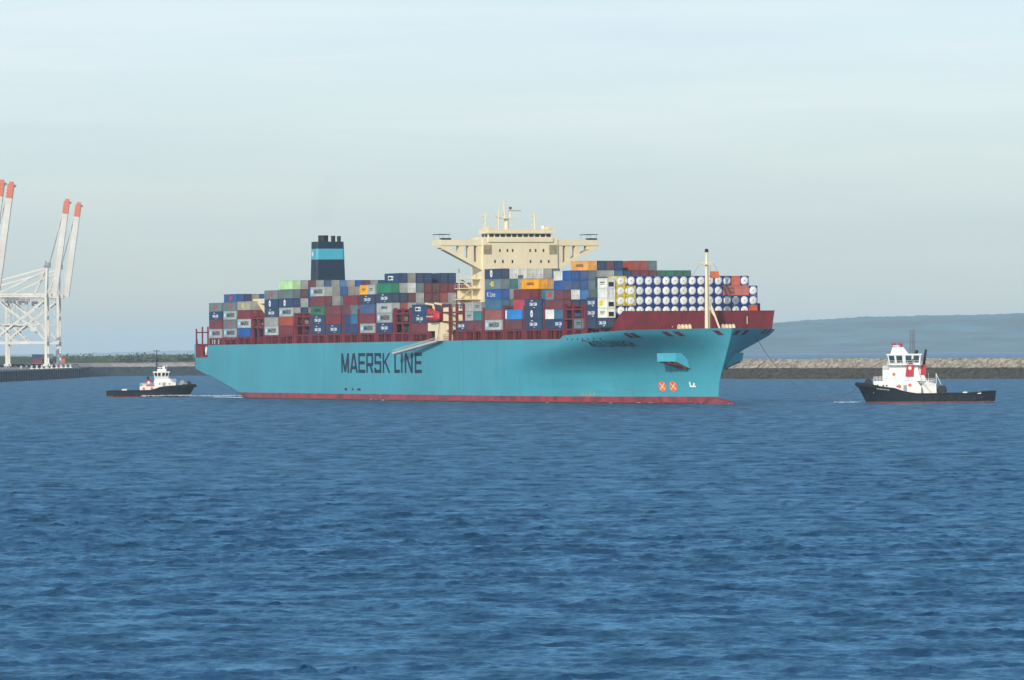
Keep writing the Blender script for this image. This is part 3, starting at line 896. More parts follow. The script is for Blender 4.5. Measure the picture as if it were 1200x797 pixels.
# mooring ports in the bow bulwark, on both sides
for s, z, w in ((11.6, 18.0, 1.5), (9.6, 18.0, 1.5), (1.5, 18.3, 1.15), (-0.7, 18.3, 1.1), (-6.9, 18.5, 0.8)):
    hull_patch('mooring_port', [(s + w / 2, z - .62), (s - w / 2, z - .62), (s - w / 2 + .2 * w, z + .62), (s + w / 2 + .2 * w, z + .62)], M['maroon_dark'], 0.10)
for s, z in ((-7.4, 18.5), (-5.4, 18.5), (0.8, 18.75), (3.4, 18.75)):
    hull_patch('mooring_port', [(s + .5, z - .6), (s - .5, z - .6), (s - .5, z + .6), (s + .5, z + .6)], M['maroon_dark'], 0.05, sg=-1)
for i in range(7):
    s = 44 - i * 3.3
    hull_patch('freeing_port', [(s + .22, 16.9), (s - .22, 16.9), (s - .22, 17.45), (s + .22, 17.45)], M['letter'], 0.05, sub=1)


def hull_disc(name, s, z, r, m, off=0.05, parent=ship, n=18, sy=1.0):
    mb = MB()
    pts = [on_hull(s + r * math.cos(2 * math.pi * i / n), z + sy * r * math.sin(2 * math.pi * i / n), off) for i in range(n)]
    mb.add([on_hull(s, z, off)] + pts, [(0, 1 + i, 1 + (i + 1) % n) for i in range(n)])
    return mb.build(name, m, parent, recalc=False)


for s, z in ((18.1, 4.6), (14.4, 4.6)):
    d = hull_disc('thruster_mark', s, z, 1.35, M['orange'], 0.08)
    e = MB()
    for a in (math.pi / 4, -math.pi / 4):
        k = 8
        for i in range(k):
            u0, u1 = -1.25 + 2.5 * i / k, -1.25 + 2.5 * (i + 1) / k
            q = lambda u, v: on_hull(s + u * math.cos(a) - v * math.sin(a), z + u * math.sin(a) + v * math.cos(a), .11 if a > 0 else .125)
            e.add([q(u0, -.08), q(u1, -.08), q(u1, .08), q(u0, .08)], [(0, 1, 2, 3)])
    e.build('thruster_cross', M['white'], d, recalc=False)
# bulbous bow sign
s, z = 7.9, 5.0
b_ = MB()
for a, b2, c, d in (((1.0, -.6), (-1.0, -.6), (-1.0, -.25), (1.0, -.25)), ((1.0, -.25), (.55, -.25), (.55, .8), (1.0, .8)), ((-.1, -.25), (-.5, -.25), (-.9, .35), (-.3, .5))):
    b_.add([on_hull(s + u, z + v, .08) for u, v in (a, b2, c, d)], [(0, 1, 2, 3)])
b_.build('bulb_mark', M['white'], ship, recalc=False)
# yellow draught figures and scuffs by the forefoot
m_y = mat('draught_yellow', (0.36, 0.33, 0.12), 0.6)
for s, z in ((49.5, 2.35), (48.0, 2.5), (46.2, 2.4), (44.6, 2.6)): hull_patch('draught_scale', [(s + .35, z - .4), (s - .3, z - .4), (s - .3, z + .5), (s + .2, z + .3)], m_y, 0.05, sub=1)


def make_anchor_pocket(sg):
    """box standing out of the flared bow, anchor stowed in its rusty lower side"""
    sA, sF, zt, zb = 11.4, 6.1, 13.3, 9.2
    out = 1.5
    def P(s, z, o): return on_hull(s, z, o, sg)
    hA, hF = hb(sA, zt) + out, hb(sF, zt) + out
    o1 = max(hA, hF)
    y = lambda t: -sg * t
    tA = (-sA, y(hA), zt); tF = (-sF, y(hF), zt)
    m1 = (-sA - 0.4, y(hA - .2), zt - 2.2); m2 = (-sF - 0.7, y(hF - .2), zt - 2.2)
    iA = (-sA, y(hb(sA, zt) - 1.2), zt); iF = (-sF, y(hb(sF, zt) - 1.0), zt)
    bA = (-sA - 0.3, y(hb(sA + .3, zb + .4) - .2), zb + .4); bF = (-sF - 0.7, y(hb(sF + .7, zb) + .25), zb)
    mb = MB()
    mb.add([tA, tF, iF, iA], [(0, 1, 2, 3)])
    mb.add([tA, m1, m2, tF], [(0, 1, 2, 3)])
    mb.add([tA, iA, bA, m1], [(0, 1, 2, 3)])
    mb.add([tF, m2, bF, iF], [(0, 1, 2, 3)])
    o = mb.build('anchor_pocket', M['teal'], ship)
    a = MB()
    c1 = Vector(m1).lerp(Vector(bA), .12); c2 = Vector(m2).lerp(Vector(bF), .12); c3 = Vector(m2).lerp(Vector(bF), .92); c4 = Vector(m1).lerp(Vector(bA), .92)
    a.add([c1, c2, c3, c4], [(0, 1, 2, 3)])
    mid = (c1 + c2 + c3 + c4) / 4
    a.beam(c1.lerp(c2, .5), c4.lerp(c3, .5), 0.5)
    a.beam(c4.lerp(c3, .15), c4.lerp(c3, .85), 0.9, 0.7)
    a.beam(c4.lerp(c3, .15), c1.lerp(c2, .2), 0.5, 0.5); a.beam(c4.lerp(c3, .85), c1.lerp(c2, .8), 0.5, 0.5)
    a.build('anchor', M['rust'], o)


make_anchor_pocket(1); make_anchor_pocket(-1)


def make_forecastle():
    b = MB()
    b.prism([(-20.2, 18.2), (20.2, 18.2), (21.3, 19.2), (22.1, 24.25), (-21.3, 24.25), (-21.3, 19.2)], -13.4, -12.9, 'x')
    for y in np.linspace(-18, 18, 13):
        b.hexa([(-13.4, y - .1, 18.2), (-16.5, y - .1, 18.2), (-16.5, y + .1, 18.2), (-13.4, y + .1, 18.2)],
               [(-13.4, y - .1, 23.8), (-13.8, y - .1, 23.8), (-13.8, y + .1, 23.8), (-13.4, y + .1, 23.8)])
    b.box(-13.5, -12.8, -21.3, 22.2, 24.2, 24.36)
    w = b.build('bow_breakwater', M['maroon'], ship)
    # side wing of the breakwater running aft along the rail
    ws = MB().hexa([(-13.4, -21.4, 18.9), (-13.4, -21.3, 18.9), (-13.4, -21.2, 24.2), (-13.4, -21.3, 24.2)],
                   [(-21.5, -22.6, 18.6), (-21.5, -22.5, 18.6), (-19.5, -22.4, 20.0), (-19.5, -22.5, 20.0)])
    ws.build('bow_breakwater_wing', M['maroon'], ship)
    MB().box(-12.88, -12.84, -6.6, -5.7, 18.3, 20.3).build('bulkhead_door', M['maroon_dark'], w)
    m = MB()
    m.tube((-7, 0, 18.2), (-7, 0, 36.5), 0.62, 0.45, 14).tube((-7, 0, 36.5), (-7, 0, 39.2), 0.4, 0.3, 10)
    m.box(-8.2, -5.8, -1.0, 1.0, 36.3, 36.5)
    m.beam((-7, -2.0, 36.9), (-7, 2.0, 36.9), 0.22)
    m.tube((-7, 0, 39.2), (-7, 0, 39.55), 0.45, 0.45, 12)
    m.beam((-7, 0.4, 27.5), (-6, 3.6, 18.4), 0.45)
    m.beam((-7, 1.0, 24.5), (-6.5, 2.1, 22.6), 0.3)
    fm = m.build('foremast', M['cream'], ship)
    l = MB()
    for s_ in (-.3, .3): l.beam((-6.0, s_ + 0.0, 18.4), (-6.2, s_ + 0.0, 36), 0.08)
    for i in range(44): l.beam((-6.05, -.3, 18.8 + i * .4), (-6.05, .3, 18.8 + i * .4), 0.05)
    l.build('ladder', M['cream'], fm)
    rg = MB()
    for y in (-3.4, 3.4): rg.tube((-7, y * .55, 36.8), (-9, y * 2.8, 24.4), 0.05, 0.05, 5)
    rg.build('mast_stay', M['grey'], fm)
    MB().lathe([(39.5, .35), (39.6, .48), (40.3, .48), (40.5, .2)], 'z', 12, (-7, 0, 0)).build('mast_light', M['black'], fm)
    for y, a in ((-6.5, .35), (-12, .1), (6.0, -.3), (10, -.1)):
        wd = MB()
        wd.box(-8, -6, y - 1.8, y + 1.8, 18.2, 18.5)
        wd.tube((-7, y - 1.4, 19.7), (-7, y + 1.4, 19.7), .75, .75, 14)
        for q in (-1.5, -.5, .5, 1.5): wd.tube((-7, y + q - .08, 19.7), (-7, y + q + .08, 19.7), 1.15, 1.15, 14)
        wd.build('windlass', M['cream'] if abs(y) < 7 else M['maroon'], ship)
    ck = MB()
    ck.beam((-9, -14, 18.5), (-9, -9, 20.2), .35); ck.beam((-9, 13, 18.6), (-9, 7, 20.3), .35); ck.tube((-9, 12.4, 18.2), (-9, 12.4, 22.8), .12, .1, 8)
    ck.build('davit', M['cream'], ship)


make_forecastle()


def frame_of(mb, x, z0, z1, ys, thick=1.0, levels=()):
    for y in ys: e = .32 if abs(y) > 22 else .16; mb.box(x - thick / 2, x + thick / 2, y - e, y + e, z0, z1)
    for z in levels: mb.box(x - thick / 2 + .06, x + thick / 2 - .06, min(ys), max(ys), z - .18, z + .18)


# container bays: s of the after end, length, height of the cargo's foot, tier height
BAYS = {
    0: (337.3, 40, 18.9, 2.73), 1: (323.4, 40, 19.0, 2.73), 2: (310.2, 40, 19.1, 2.73), 4: (285.1, 40, 19.45, 2.73),
    5: (271.7, 40, 19.5, 2.74), 6: (257.8, 40, 19.5, 2.74), 7: (243.9, 40, 19.55, 2.81), 8: (230.2, 40, 19.6, 2.79), 9: (216.0, 40, 19.6, 2.79),
    10: (201.7, 40, 19.65, 2.80), 11: (187.9, 40, 19.7, 2.85), 12: (174.0, 40, 19.7, 2.7), 13: (159.6, 40, 19.5, 2.68),
    15: (124.4, 20, 20.0, 2.6), 16: (118.3, 40, 20.1, 2.55), 17: (103.4, 40, 19.95, 2.80), 18: (88.5, 40, 20.0, 2.74), 19: (74.3, 40, 20.05, 2.70),
    20: (59.7, 40, 20.05, 2.58), 21: (46.0, 40, 20.0, 2.6), 22: (31.0, 20, 20.0, 2.7), 23: (23.5, 20, 20.1, 2.6),
}


def make_deck_steel():
    # coaming wall and pedestals the cargo stands on
    for k, (s, L, zb, h) in BAYS.items():
        ln = 12.19 if L == 40 else 6.06
        c = MB()
        bow = s < 40
        zf, hw0 = (18.3, 17.6) if bow else (16.6, 20.4)
        c.box(-s - .3, -s + ln + .3, -hw0, hw0, zf - .1, zb - .55)
        for y in ((-23.6, 23.6) if s > 40 else (-22.4, 22.4)):
            c.box(-s - .3, -s + ln + .3, y - .30, y + .30, zb - .55, zb - .06)
            n = 2 if L == 40 else 1
            for i in range(n + 1):
                x = -s + ln * i / n + (.35 if i == 0 else (-.35 if i == n else 0))
                c.box(x - .45, x + .45, y - .34, y + .34, zf, zb - .5)
            for i in range(n):
                x = -s + ln * (i + .5) / n
                c.box(x - .16, x + .16, y - .15, y + .15, zf, zb - .5)
            for zz in (() if bow else (17.25, 17.75, 18.25)): c.box(-s - .3, -s + ln + .3, y - .36 if y < 0 else y + .30, y - .30 if y < 0 else y + .36, zz - .035, zz + .035)
        c.box(-s - .2, -s + ln + .2, -22.2, 22.2, zb - .4, zb - .08)
        c.build('hatch_coaming', M['maroon'], ship)
    # lashing bridges across the ship at the forward end of each bay
    gaps = {3: (297.9, 286.0), }
    for k, (s, L, zb, h) in BAYS.items():
        if k in (23,): continue
        ln = 12.19 if L == 40 else 6.06
        nxt = [BAYS[j][0] for j in BAYS if BAYS[j][0] < s - 1]
        front = s - ln
        room = front - max(nxt) if nxt else 2
        x = -front + min(room, 2.2) / 2
        mb = MB()
        ztop = zb + 2.35 * h
        hw = 23.5 if s > 40 else 22.6
        frame_of(mb, x, 16.6 if s > 40 else 18.3, ztop, [-hw, -18.6, -13.6, -6.1, 1.4, 8.9, 16.4, hw], .95, (zb + h - .1, zb + 2 * h - .1, ztop - .2))
        for zz in (zb + h + .8, zb + 2 * h + .8): mb.box(x - .3, x + .3, -hw, hw, zz, zz + .07)
        mb.build('lashing_bridge', M['maroon'], ship)
    # open frames along the side where a slot stands empty
    for s0, s1, zb, h, tiers in ((297.2, 286.3, 19.3, 2.73, 2.4), (257.0, 245.0, 19.5, 2.74, 2.3), (215.2, 204.0, 19.6, 2.8, 2.5), (173.4, 161.4, 19.7, 2.7, 2.6),
                                 (146.5, 120.0, 19.9, 2.6, 2.9), (47.0, 34.6, 20.0, 2.6, 2.6)):
        mb = MB()
        n = 2 if s0 - s1 < 20 else 5
        for i in range(n + 1):
            x = -(s0 + (s1 - s0) * i / n)
            mb.box(x - .28, x + .28, -23.95, -23.3, 16.6, zb + tiers * h)
        for t in range(1, int(tiers) + 1):
            mb.box(-s0, -s1, -23.9, -23.4, zb + t * h - .3, zb + t * h + .15)
        for z in (17.3, 17.8, 18.3, 18.8): mb.box(-s0, -s1, -23.98, -23.9, z - .04, z + .04)
        mb.box(-s0, -s1, -21.3, -20.9, 16.6, zb - .3)
        mb.build('side_frame', M['maroon'], ship)
    # stern mooring deck frames
    f = MB()
    for x in (-350.4, -344.6, -339.2): f.box(x - .2, x + .2, -23.9, -23.5, 12.4, 22.4 if x > -350 else 21.8)
    f.box(-350.8, -338.9, -23.85, -23.4, 20.4, 20.8)
    f.hexa([(-350.9, -23.9, 12.4), (-348.4, -23.9, 12.4), (-348.4, -23.4, 12.4), (-350.9, -23.4, 12.4)], [(-350.6, -23.9, 18.5), (-350.3, -23.9, 18.5), (-350.3, -23.4, 18.5), (-350.6, -23.4, 18.5)])
    f.box(-350.2, -338.8, -24.0, -23.6, 12.5, 13.6); f.box(-350.2, -343.8, -24.0, -23.6, 13.6, 16.9); f.box(-350.2, -338.8, -24.0, -23.6, 16.5, 17.0)
    f.box(-350.6, -350.2, -23.5, 23.5, 12.5, 16.9)
    f.build('stern_mooring_frame', M['maroon'], ship)
    MB().box(-343.4, -339.8, -23.2, -20.4, 13.0, 16.4).tube((-341.6, -23.6, 15), (-341.6, -20, 15), 1.0, 1.0, 12).build('mooring_winch', M['white'], ship)
    p = MB().box(-351.4, -350.6, -24.08, -23.5, 12.5, 16.9)
    p.build('stern_post', M['teal'], ship)


make_deck_steel()


def make_superstructure():
    cr_ = M['cream']
    a = MB()
    a.box(-144.5, -136, -11.4, 11.4, 17, 46.3)
    acc = a.build('accommodation_block', cr_, ship)
    # wheelhouse
    w = MB()
    w.box(-142.0, -135.6, -9.9, 9.9, 44.9, 46.15)
    w.box(-141.8, -136.3, -9.5, 9.5, 46.15, 47.3)
    w.box(-142.1, -135.3, -10.2, 10.2, 47.3, 47.75)
    for y in (-10.1, 10.1): w.box(-142.0, -135.5, y - .06, y + .06, 47.75, 48.5)
    w.box(-135.5, -135.38, -10.1, 10.1, 47.75, 48.45)
    for y in (-9.4, 9.4): w.box(-139, -136, y - .7, y + .7, 47.75, 49.3)
    wh = w.build('wheelhouse', cr_, acc)
    for i in range(11):
        y = -8.7 + i * 1.74
        o = MB().box(-136.3, -136.22, y - .62, y + .62, 46.2, 47.2).build('window', M['glass'], acc)
    for x in (-140.6, -138.3):
        MB().box(x - .9, x + .9, -9.58, -9.5, 46.2, 47.2).build('window', M['glass'], acc)
    for ys, z in (([-6.3, -4.0, -2.4, 2.9, 4.6, 7.0], 42.5), ([-7.8, -5.4, -2.5, 3.0, 6.2, 8.6], 39.4)):
        for y in ys:
            MB().box(-136.0, -135.94, y - .22, y + .22, z - .42, z + .42).build('window', M['glass'], acc)
    for y in (-1, 1):
        # flat plate by the upper corner, its brown painting the shade of a recess
        MB().box(-136.0, -135.92, y * 10.0 - 1.2, y * 10.0 + 1.2, 41.4, 44.1).build('recess_shade_panel', M['recess_shade'], acc)
    # bridge wings: deck box, sloping bottom girder, struts between
    for sg in (-1, 1):
        g = MB()
        def lat(a_, b_): return min(sg * a_, sg * b_), max(sg * a_, sg * b_)
        g.box(-142.5, -136.4, *lat(11.4, 24.1), 44.0, 44.6)
        for x in (-142.6, -136.4):
            g.box(x - .08, x + .08, *lat(11.4, 24.1), 43.9, 45.55)
        g.box(-142.6, -136.4, *lat(24.0, 24.16), 43.9, 45.6)
        # sloping underside and the web plate with its openings
        g.hexa([(-139.6, sg * 24.1, 43.3), (-136.5, sg * 24.1, 43.3), (-136.5, sg * 24.1, 44.05), (-139.6, sg * 24.1, 44.05)],
               [(-139.6, sg * 11.4, 36.9), (-136.5, sg * 11.4, 36.9), (-136.5, sg * 11.4, 38.3), (-139.6, sg * 11.4, 38.3)])
        for t, w_ in ((12.2, 1.6), (14.75, 1.5), (17.7, 1.5), (22.0, 3.0)):
            zb_ = 37.4 + (t - 11.4) / 12.7 * 6.2
            g.box(-138.6, -136.55, *lat(t - w_ / 2, t + w_ / 2), zb_ + .2, 44.0)
        wing = g.build('bridge_wing', cr_, ship)
        c = MB()
        c.box(-142.3, -137, *lat(20.8, 24.2), 47.0, 47.15)
        c.build('wing_canopy', M['black'], wing)
        p = MB()
        for x in (-142, -137.5):
            for t in (21.1, 23.9): p.beam((x, sg * t, 45.5), (x, sg * t, 47.05), .07)
        p.build('canopy_post', M['grey'], wing)
        MB().box(-138.2, -136.3, min(sg * 20.9, sg * 23.6), max(sg * 20.9, sg * 23.6), 45.52, 46.0).build('wing_console', M['black'], wing)
    # radar mast and aerials
    r = MB()
    r.tube((-141, 3.5 - 5.7, 47.7), (-141, -2.2, 51.6), .75, .6, 12)
    r.box(-142.6, -139.6, -4.2, -.2, 51.6, 51.85)
    r.beam((-141, -5, 51.8), (-141, .7, 51.8), .2)
    r.tube((-141, -2.7, 51.8), (-141, -2.9, 56.6), .4, .15, 8)
    r.tube((-141, -1.0, 51.8), (-141, -1.0, 54), .22, .22, 8)
    r.beam((-141, -4.6, 51.8), (-141, -4.6, 53.3), .14); r.beam((-141, .5, 51.8), (-141, .5, 53.6), .14)
    for y in (-4.2, -3, -1.8, -.4): r.beam((-139.7, y, 51.8), (-139.7, y, 52.8), .06)
    rm = r.build('radar_mast', cr_, acc)
    MB().box(-141.2, -140.8, -1.6, 2.2, 53.75, 54.0).build('radar_scanner', M['grey'], rm)
    MB().lathe([(54.2, .1), (54.3, .4), (54.9, .4), (55.0, .1)], 'z', 10, (-141, -1, 0)).build('lamp_housing', M['rust'], rm)
    for y, z1, w_ in ((-5.0, 54.4, .45), (6.0, 53.0, .5), (-9.0, 53.4, .4)):
        t = MB()
        t.tube((-140, y, 47.6), (-140, y, z1), w_ * .5, w_ * .35, 8)
        for z in (49.5, 51, 52.2): t.beam((-140, y - .9, z), (-140, y + .9, z), .12); t.box(-140.3, -139.7, y - 1.0, y - .7, z, z + .5)
        t.box(-140.3, -139.7, y + .5, y + .8, z1 - 1.2, z1 - .6)
        t.build('aerial_mast', cr_, acc)
    d = MB()
    d.lathe([(48.2, .1), (48.4, .55), (49.0, .7), (49.5, .5), (49.75, .1)], 'z', 12, (-140, 8.6, 0)).tube((-140, 8.6, 47.6), (-140, 8.6, 48.3), .2, .2, 8)
    d.build('satellite_dome', M['white'], acc)
    rl = MB()
    for y in np.linspace(-10, 10, 22): rl.beam((-135.45, y, 48.4), (-135.45, y, 49.1), .05)
    rl.beam((-135.45, -10, 49.1), (-135.45, 10, 49.1), .06)
    for x in np.linspace(-141.8, -136, 6): rl.beam((x, -10.15, 48.4), (x, -10.15, 49.1), .05)
    rl.build('roof_rail', cr_, acc)
    # after tower: lift shaft, open stairs and landings on the ship's side
    b = MB(); b.box(-150.5, -144.55, -11.2, 5, 17, 30.5)
    b.box(-153, -146, -15, -11.25, 17, 26.2); b.box(-150.5, -148.5, -13.6, -11.25, 26.2, 31.5)
    b.build('lower_house', cr_, ship)
    l = MB()
    for i, z in enumerate((22.5, 25.6, 28.7, 31.8, 34.4)):
        x0 = -150.5 + (1.5 if i > 3 else 0)
        l.box(x0, -138, -15.6 + .4 * i, -11.42, z, z + .2)
        for x in np.linspace(x0 + .1, -138.2, 8): l.beam((x, -15.5 + .4 * i, z + .2), (x, -15.5 + .4 * i, z + 1.2), .06)
        l.beam((x0, -15.5 + .4 * i, z + 1.2), (-138, -15.5 + .4 * i, z + 1.2), .07)
        if i: l.beam((-148.5 if i % 2 else -141, -13, z - 2.7), (-141 if i % 2 else -148.5, -13, z), .7, .2)
    for x in (-149, -139): l.beam((x, -13.6, 17), (x, -13.6, 37.5), .25)
    l.build('stair_landing', cr_, ship)
    # side station at the rail with its davit arms, and the gangway hanging outboard
    s_ = MB()
    s_.box(-141.2, -135.6, -24.05, -20.5, 16.7, 22.3); s_.box(-146.9, -141.3, -24.0, -20.5, 19.9, 22.2)
    for x in (-145.6, -138.3): s_.beam((x, -21.5, 22.2), (x, -23.0, 27.4), .6, .5); s_.beam((x, -22.9, 27.3), (x, -25.2, 27.7), .5, .5)
    s_.box(-135.4, -134.6, -23.8, -21, 17, 26.4); s_.box(-133.9, -130.9, -23.7, -21, 20.2, 20.7); s_.box(-133.9, -133.3, -23.7, -21.4, 20.7, 26.5); s_.box(-131.4, -130.9, -23.7, -21.4, 20.7, 26.5)
    s_.build('boat_station', cr_, ship)
    g = MB()
    p0, p1 = Vector((-136.5, -24.75, 17.2)), Vector((-165.5, -27.2, 13.7))
    g.beam(p0, p1, 1.0, .42); g.cur = 1; g.beam(p0 - Vector((0, 0, .36)), p1 - Vector((0, 0, .36)), .7, .3); g.cur = 0
    for o_ in (-.45, .45):
        off = Vector((0, o_, 0))
        g.beam(p0 + off + Vector((0, 0, 1)), p1 + off + Vector((0, 0, 1)), .07)
        for i in range(25):
            q = p0.lerp(p1, i / 24) + off
            g.beam(q, q + Vector((0, 0, 1)), .05)
        g.beam(p0 + off, p1 + off, .12, .34)
    g.build('accommodation_ladder', [M['alu'], M['mast']], ship)
    sp = MB(); sp.box(-141.5, -134.8, -25.3, -24.15, 16.9, 17.1)
    sp.beam((-137, -24.3, 22.2), (-137, -25.0, 17), .1); sp.beam((-152, -23.9, 19.5), (-160, -26.7, 14.2), .06)
    sp.build('ladder_platform', M['maroon'], ship)


make_superstructure()


def make_funnel():
    n = M['navy']
    # plan outline with chamfered corners, tapering a little upward
    def ring(z):
        k = 1 - (z - 30) * .006
        hw, x0, x1, c = 5.0 * k, -297.6, -291 - (z - 30) * .02, 1.3
        return [(x0 + c, -hw, z), (x0, -hw + c, z), (x0, hw - c, z), (x0 + c, hw, z), (x1 - .5, hw, z), (x1, hw - .5, z), (x1, -hw + .5, z), (x1 - .5, -hw, z)]
    def band(name, z0, z1, m, parent, grow=0.0, sag=0.0):
        a, b = ring(z0), ring(z1)
        if grow:
            cx, cy = -294.3, 0
            f = lambda p: (p[0] + (grow if p[0] > cx else -grow), p[1] + (grow if p[1] > cy else -grow), p[2])
            a, b = [f(p) for p in a], [f(p) for p in b]
        mb = MB(); k = len(a)
        mb.add(a + b, [(i, (i + 1) % k, k + (i + 1) % k, k + i) for i in range(k)] + [tuple(range(k - 1, -1, -1)), tuple(range(k, 2 * k))])
        return mb.build(name, m, parent)
    f = band('funnel', 17, 48.2, n, ship)
    st = band('funnel_band', 42.7, 46.0, M['teal'], f, .03)
    for x, y, r, h in ((-293.6, -1.6, 1.55, 50.1), (-294.5, 2.0, .65, 50.0), (-294.5, 3.9, .6, 49.9), (-296, 0, .5, 49.9)):
        mb = MB(); mb.tube((x, y, 48), (x, y, h), r, r, 16).tube((x, y, h - .12), (x, y, h + .05), r + .06, r + .06, 16)
        mb.build('exhaust_pipe', M['black'], f)
    # white star on the band's side
    star = MB(); pts = []
    for i in range(14):
        a = math.pi * i / 7 + math.pi / 2; rr = 1.15 if i % 2 == 0 else .5
        pts.append((-294.4 + rr * math.cos(a), -4.78, 44.4 + rr * math.sin(a)))
    star.add([(-294.4, -4.78, 44.4)] + pts, [(0, 1 + i, 1 + (i + 1) % 14) for i in range(14)])
    star.build('band_star', M['white'], st, recalc=False)
    c = MB().box(-298.2, -286.3, -14, 14, 16.6, 28)
    c.build('engine_casing', M['cream'], ship)
    # cream provision crane over the empty slot
    p = MB()
    p.tube((-288.5, -21, 17), (-288.5, -21, 29.5), .5, .4, 12)
    p.box(-302.5, -287.5, -21.6, -20.4, 29.2, 30.7)
    p.beam((-297.5, -21, 29.4), (-288.7, -21, 25.0), 1.0, 1.0)
    p.box(-290.6, -287.9, -21.9, -20.1, 20.5, 22.2)
    p.build('provision_crane', M['cream'], ship)


make_funnel()
# enclosed lifeboat in its davits
def make_lifeboat():
    o = empty('lifeboat'); o.rotation_euler = (0, 0, SHIP_RZ)
    o.location = Matrix.LocRotScale(Vector(SHIP_LOC), Matrix.Rotation(SHIP_RZ, 3, 'Z'), None) @ Vector((-139.8, -24.9, 22.4))
    tag(o, 'red enclosed lifeboat hanging in its davits beside the bridge tower', 'lifeboat')
    rows = []
    for i in range(17):
        u = -1 + 2 * i / 16; w = 1.45 * (1 - abs(u) ** 3.2) ** .6 + .02
        row = []
        for j in range(17):
            a = 2 * math.pi * j / 16
            yy = w * math.cos(a); zz = math.sin(a)
            zz = zz * (1.75 if zz > 0 else 1.25) * (1 - .45 * abs(u) ** 4)
            row.append((u * 4.3, yy, 1.45 + zz))
        rows.append(row)
    MB().grid(rows).build('hull', M['lifeboat'], o, smooth=True)
    MB().box(-3.3, -1.6, -.7, .7, 2.7, 3.75).build('conning_cabin', M['lifeboat'], o)
    for x in (-2, -.6, .8, 2.2): MB().box(x - .3, x + .3, -1.42, -1.30, 2.05, 2.4).build('window', M['glass'], o)
    MB().curve([(-4.2, -.1, 1.5), (-2, -1.5, 1.5), (2, -1.5, 1.5), (4.2, -.1, 1.5)], .1, 6).build('grab_line', M['white'], o)


make_lifeboat()

# ------------------------------------------------------------ cargo
CH, CW = 2.55, 2.44
COLS = {  # letter: (name said in the label, base colour)
    'B': ('navy blue', (0.016, 0.045, 0.115)), 'U': ('royal blue', (0.020, 0.085, 0.27)), 'T': ('teal blue', (0.025, 0.14, 0.24)),
    'K': ('bright sky blue', (0.03, 0.20, 0.48)), 'R': ('dark red', (0.165, 0.028, 0.036)), 'O': ('rust orange', (0.34, 0.060, 0.032)),
    'Y': ('orange yellow', (0.78, 0.34, 0.012)), 'M': ('light grey', (0.40, 0.42, 0.39)), 'g': ('pale grey', (0.36, 0.37, 0.34)),
    'S': ('slate grey', (0.135, 0.185, 0.195)), 'W': ('white', (0.72, 0.71, 0.64)), 'N': ('green', (0.022, 0.17, 0.085)),
    'L': ('light green', (0.42, 0.62, 0.30)), 'P': ('tan grey', (0.36, 0.33, 0.26)), 'X': ('crimson', (0.46, 0.030, 0.055)),
    'E': ('sea green', (0.03, 0.19, 0.20)), 'Z': ('cream white', (0.78, 0.74, 0.60)), 'A': ('bright orange', (0.72, 0.11, 0.045)),
}
CM = {k: mat(v[0].replace(' ', '_') + '_container_paint', v[1], 0.55, var=0.16, scale=0.35, streak=((0.10, 0.055, 0.035), 0.5, (0.9, 0.9, 0.12)), fade=0.2) for k, v in COLS.items()}
m_door = mat('door_gear', (0.20, 0.20, 0.19), 0.5)


def container_mesh(name, ln):
    mb = MB()
    h, w = CH, CW / 2
    x = ln / 2
    n = 36 if ln > 8 else 18
    outline = []
    for i in range(n):
        xa = -x + .1 + (ln - .2) * i / n; xb = -x + .1 + (ln - .2) * (i + 1) / n
        y = -(w - .03) if i % 2 == 0 else -(w - .075)
        outline += [(xa + .04, y), (xb - .04, y)]
    for i in range(n):
        xa = x - .1 - (ln - .2) * i / n; xb = x - .1 - (ln - .2) * (i + 1) / n
        y = (w - .03) if i % 2 == 0 else (w - .075)
        outline += [(xa - .04, y), (xb + .04, y)]
    mb.prism(outline, .12, h - .05)
    for sx in (-1, 1):
        for sy in (-1, 1): mb.box(min(sx * (x - .16), sx * x), max(sx * (x - .16), sx * x), min(sy * (w - .16), sy * w), max(sy * (w - .16), sy * w), 0, h)
        mb.box(min(sx * (x - .1), sx * x), max(sx * (x - .1), sx * x), -w + .16, w - .16, 0, .2); mb.box(min(sx * (x - .1), sx * x), max(sx * (x - .1), sx * x), -w + .16, w - .16, h - .14, h - .004)
    for sy in (-1, 1):
        y0, y1 = min(sy * (w - .08), sy * w), max(sy * (w - .08), sy * w)
        mb.box(-x + .16, x - .16, y0, y1, .004, .17); mb.box(-x + .16, x - .16, y0, y1, h - .1, h - .006)
    mb.box(x - .106, x - .085, -w + .17, w - .17, .21, h - .15)
    mb.cur = 1
    for y in (-.78, -.36, .36, .78): mb.tube((x - .05, y, .1), (x - .05, y, h - .08), .028, .028, 6)
    for y in (-.57, .57): mb.box(x - .07, x - .03, y - .22, y + .22, 1.05, 1.12)
    mb.box(x - .088, x - .08, -.02, .02, .22, h - .15)
    return mb.mesh(name, [CM['g'], m_door])


C40, C20 = container_mesh('container_forty', 12.19), container_mesh('container_twenty', 6.06)


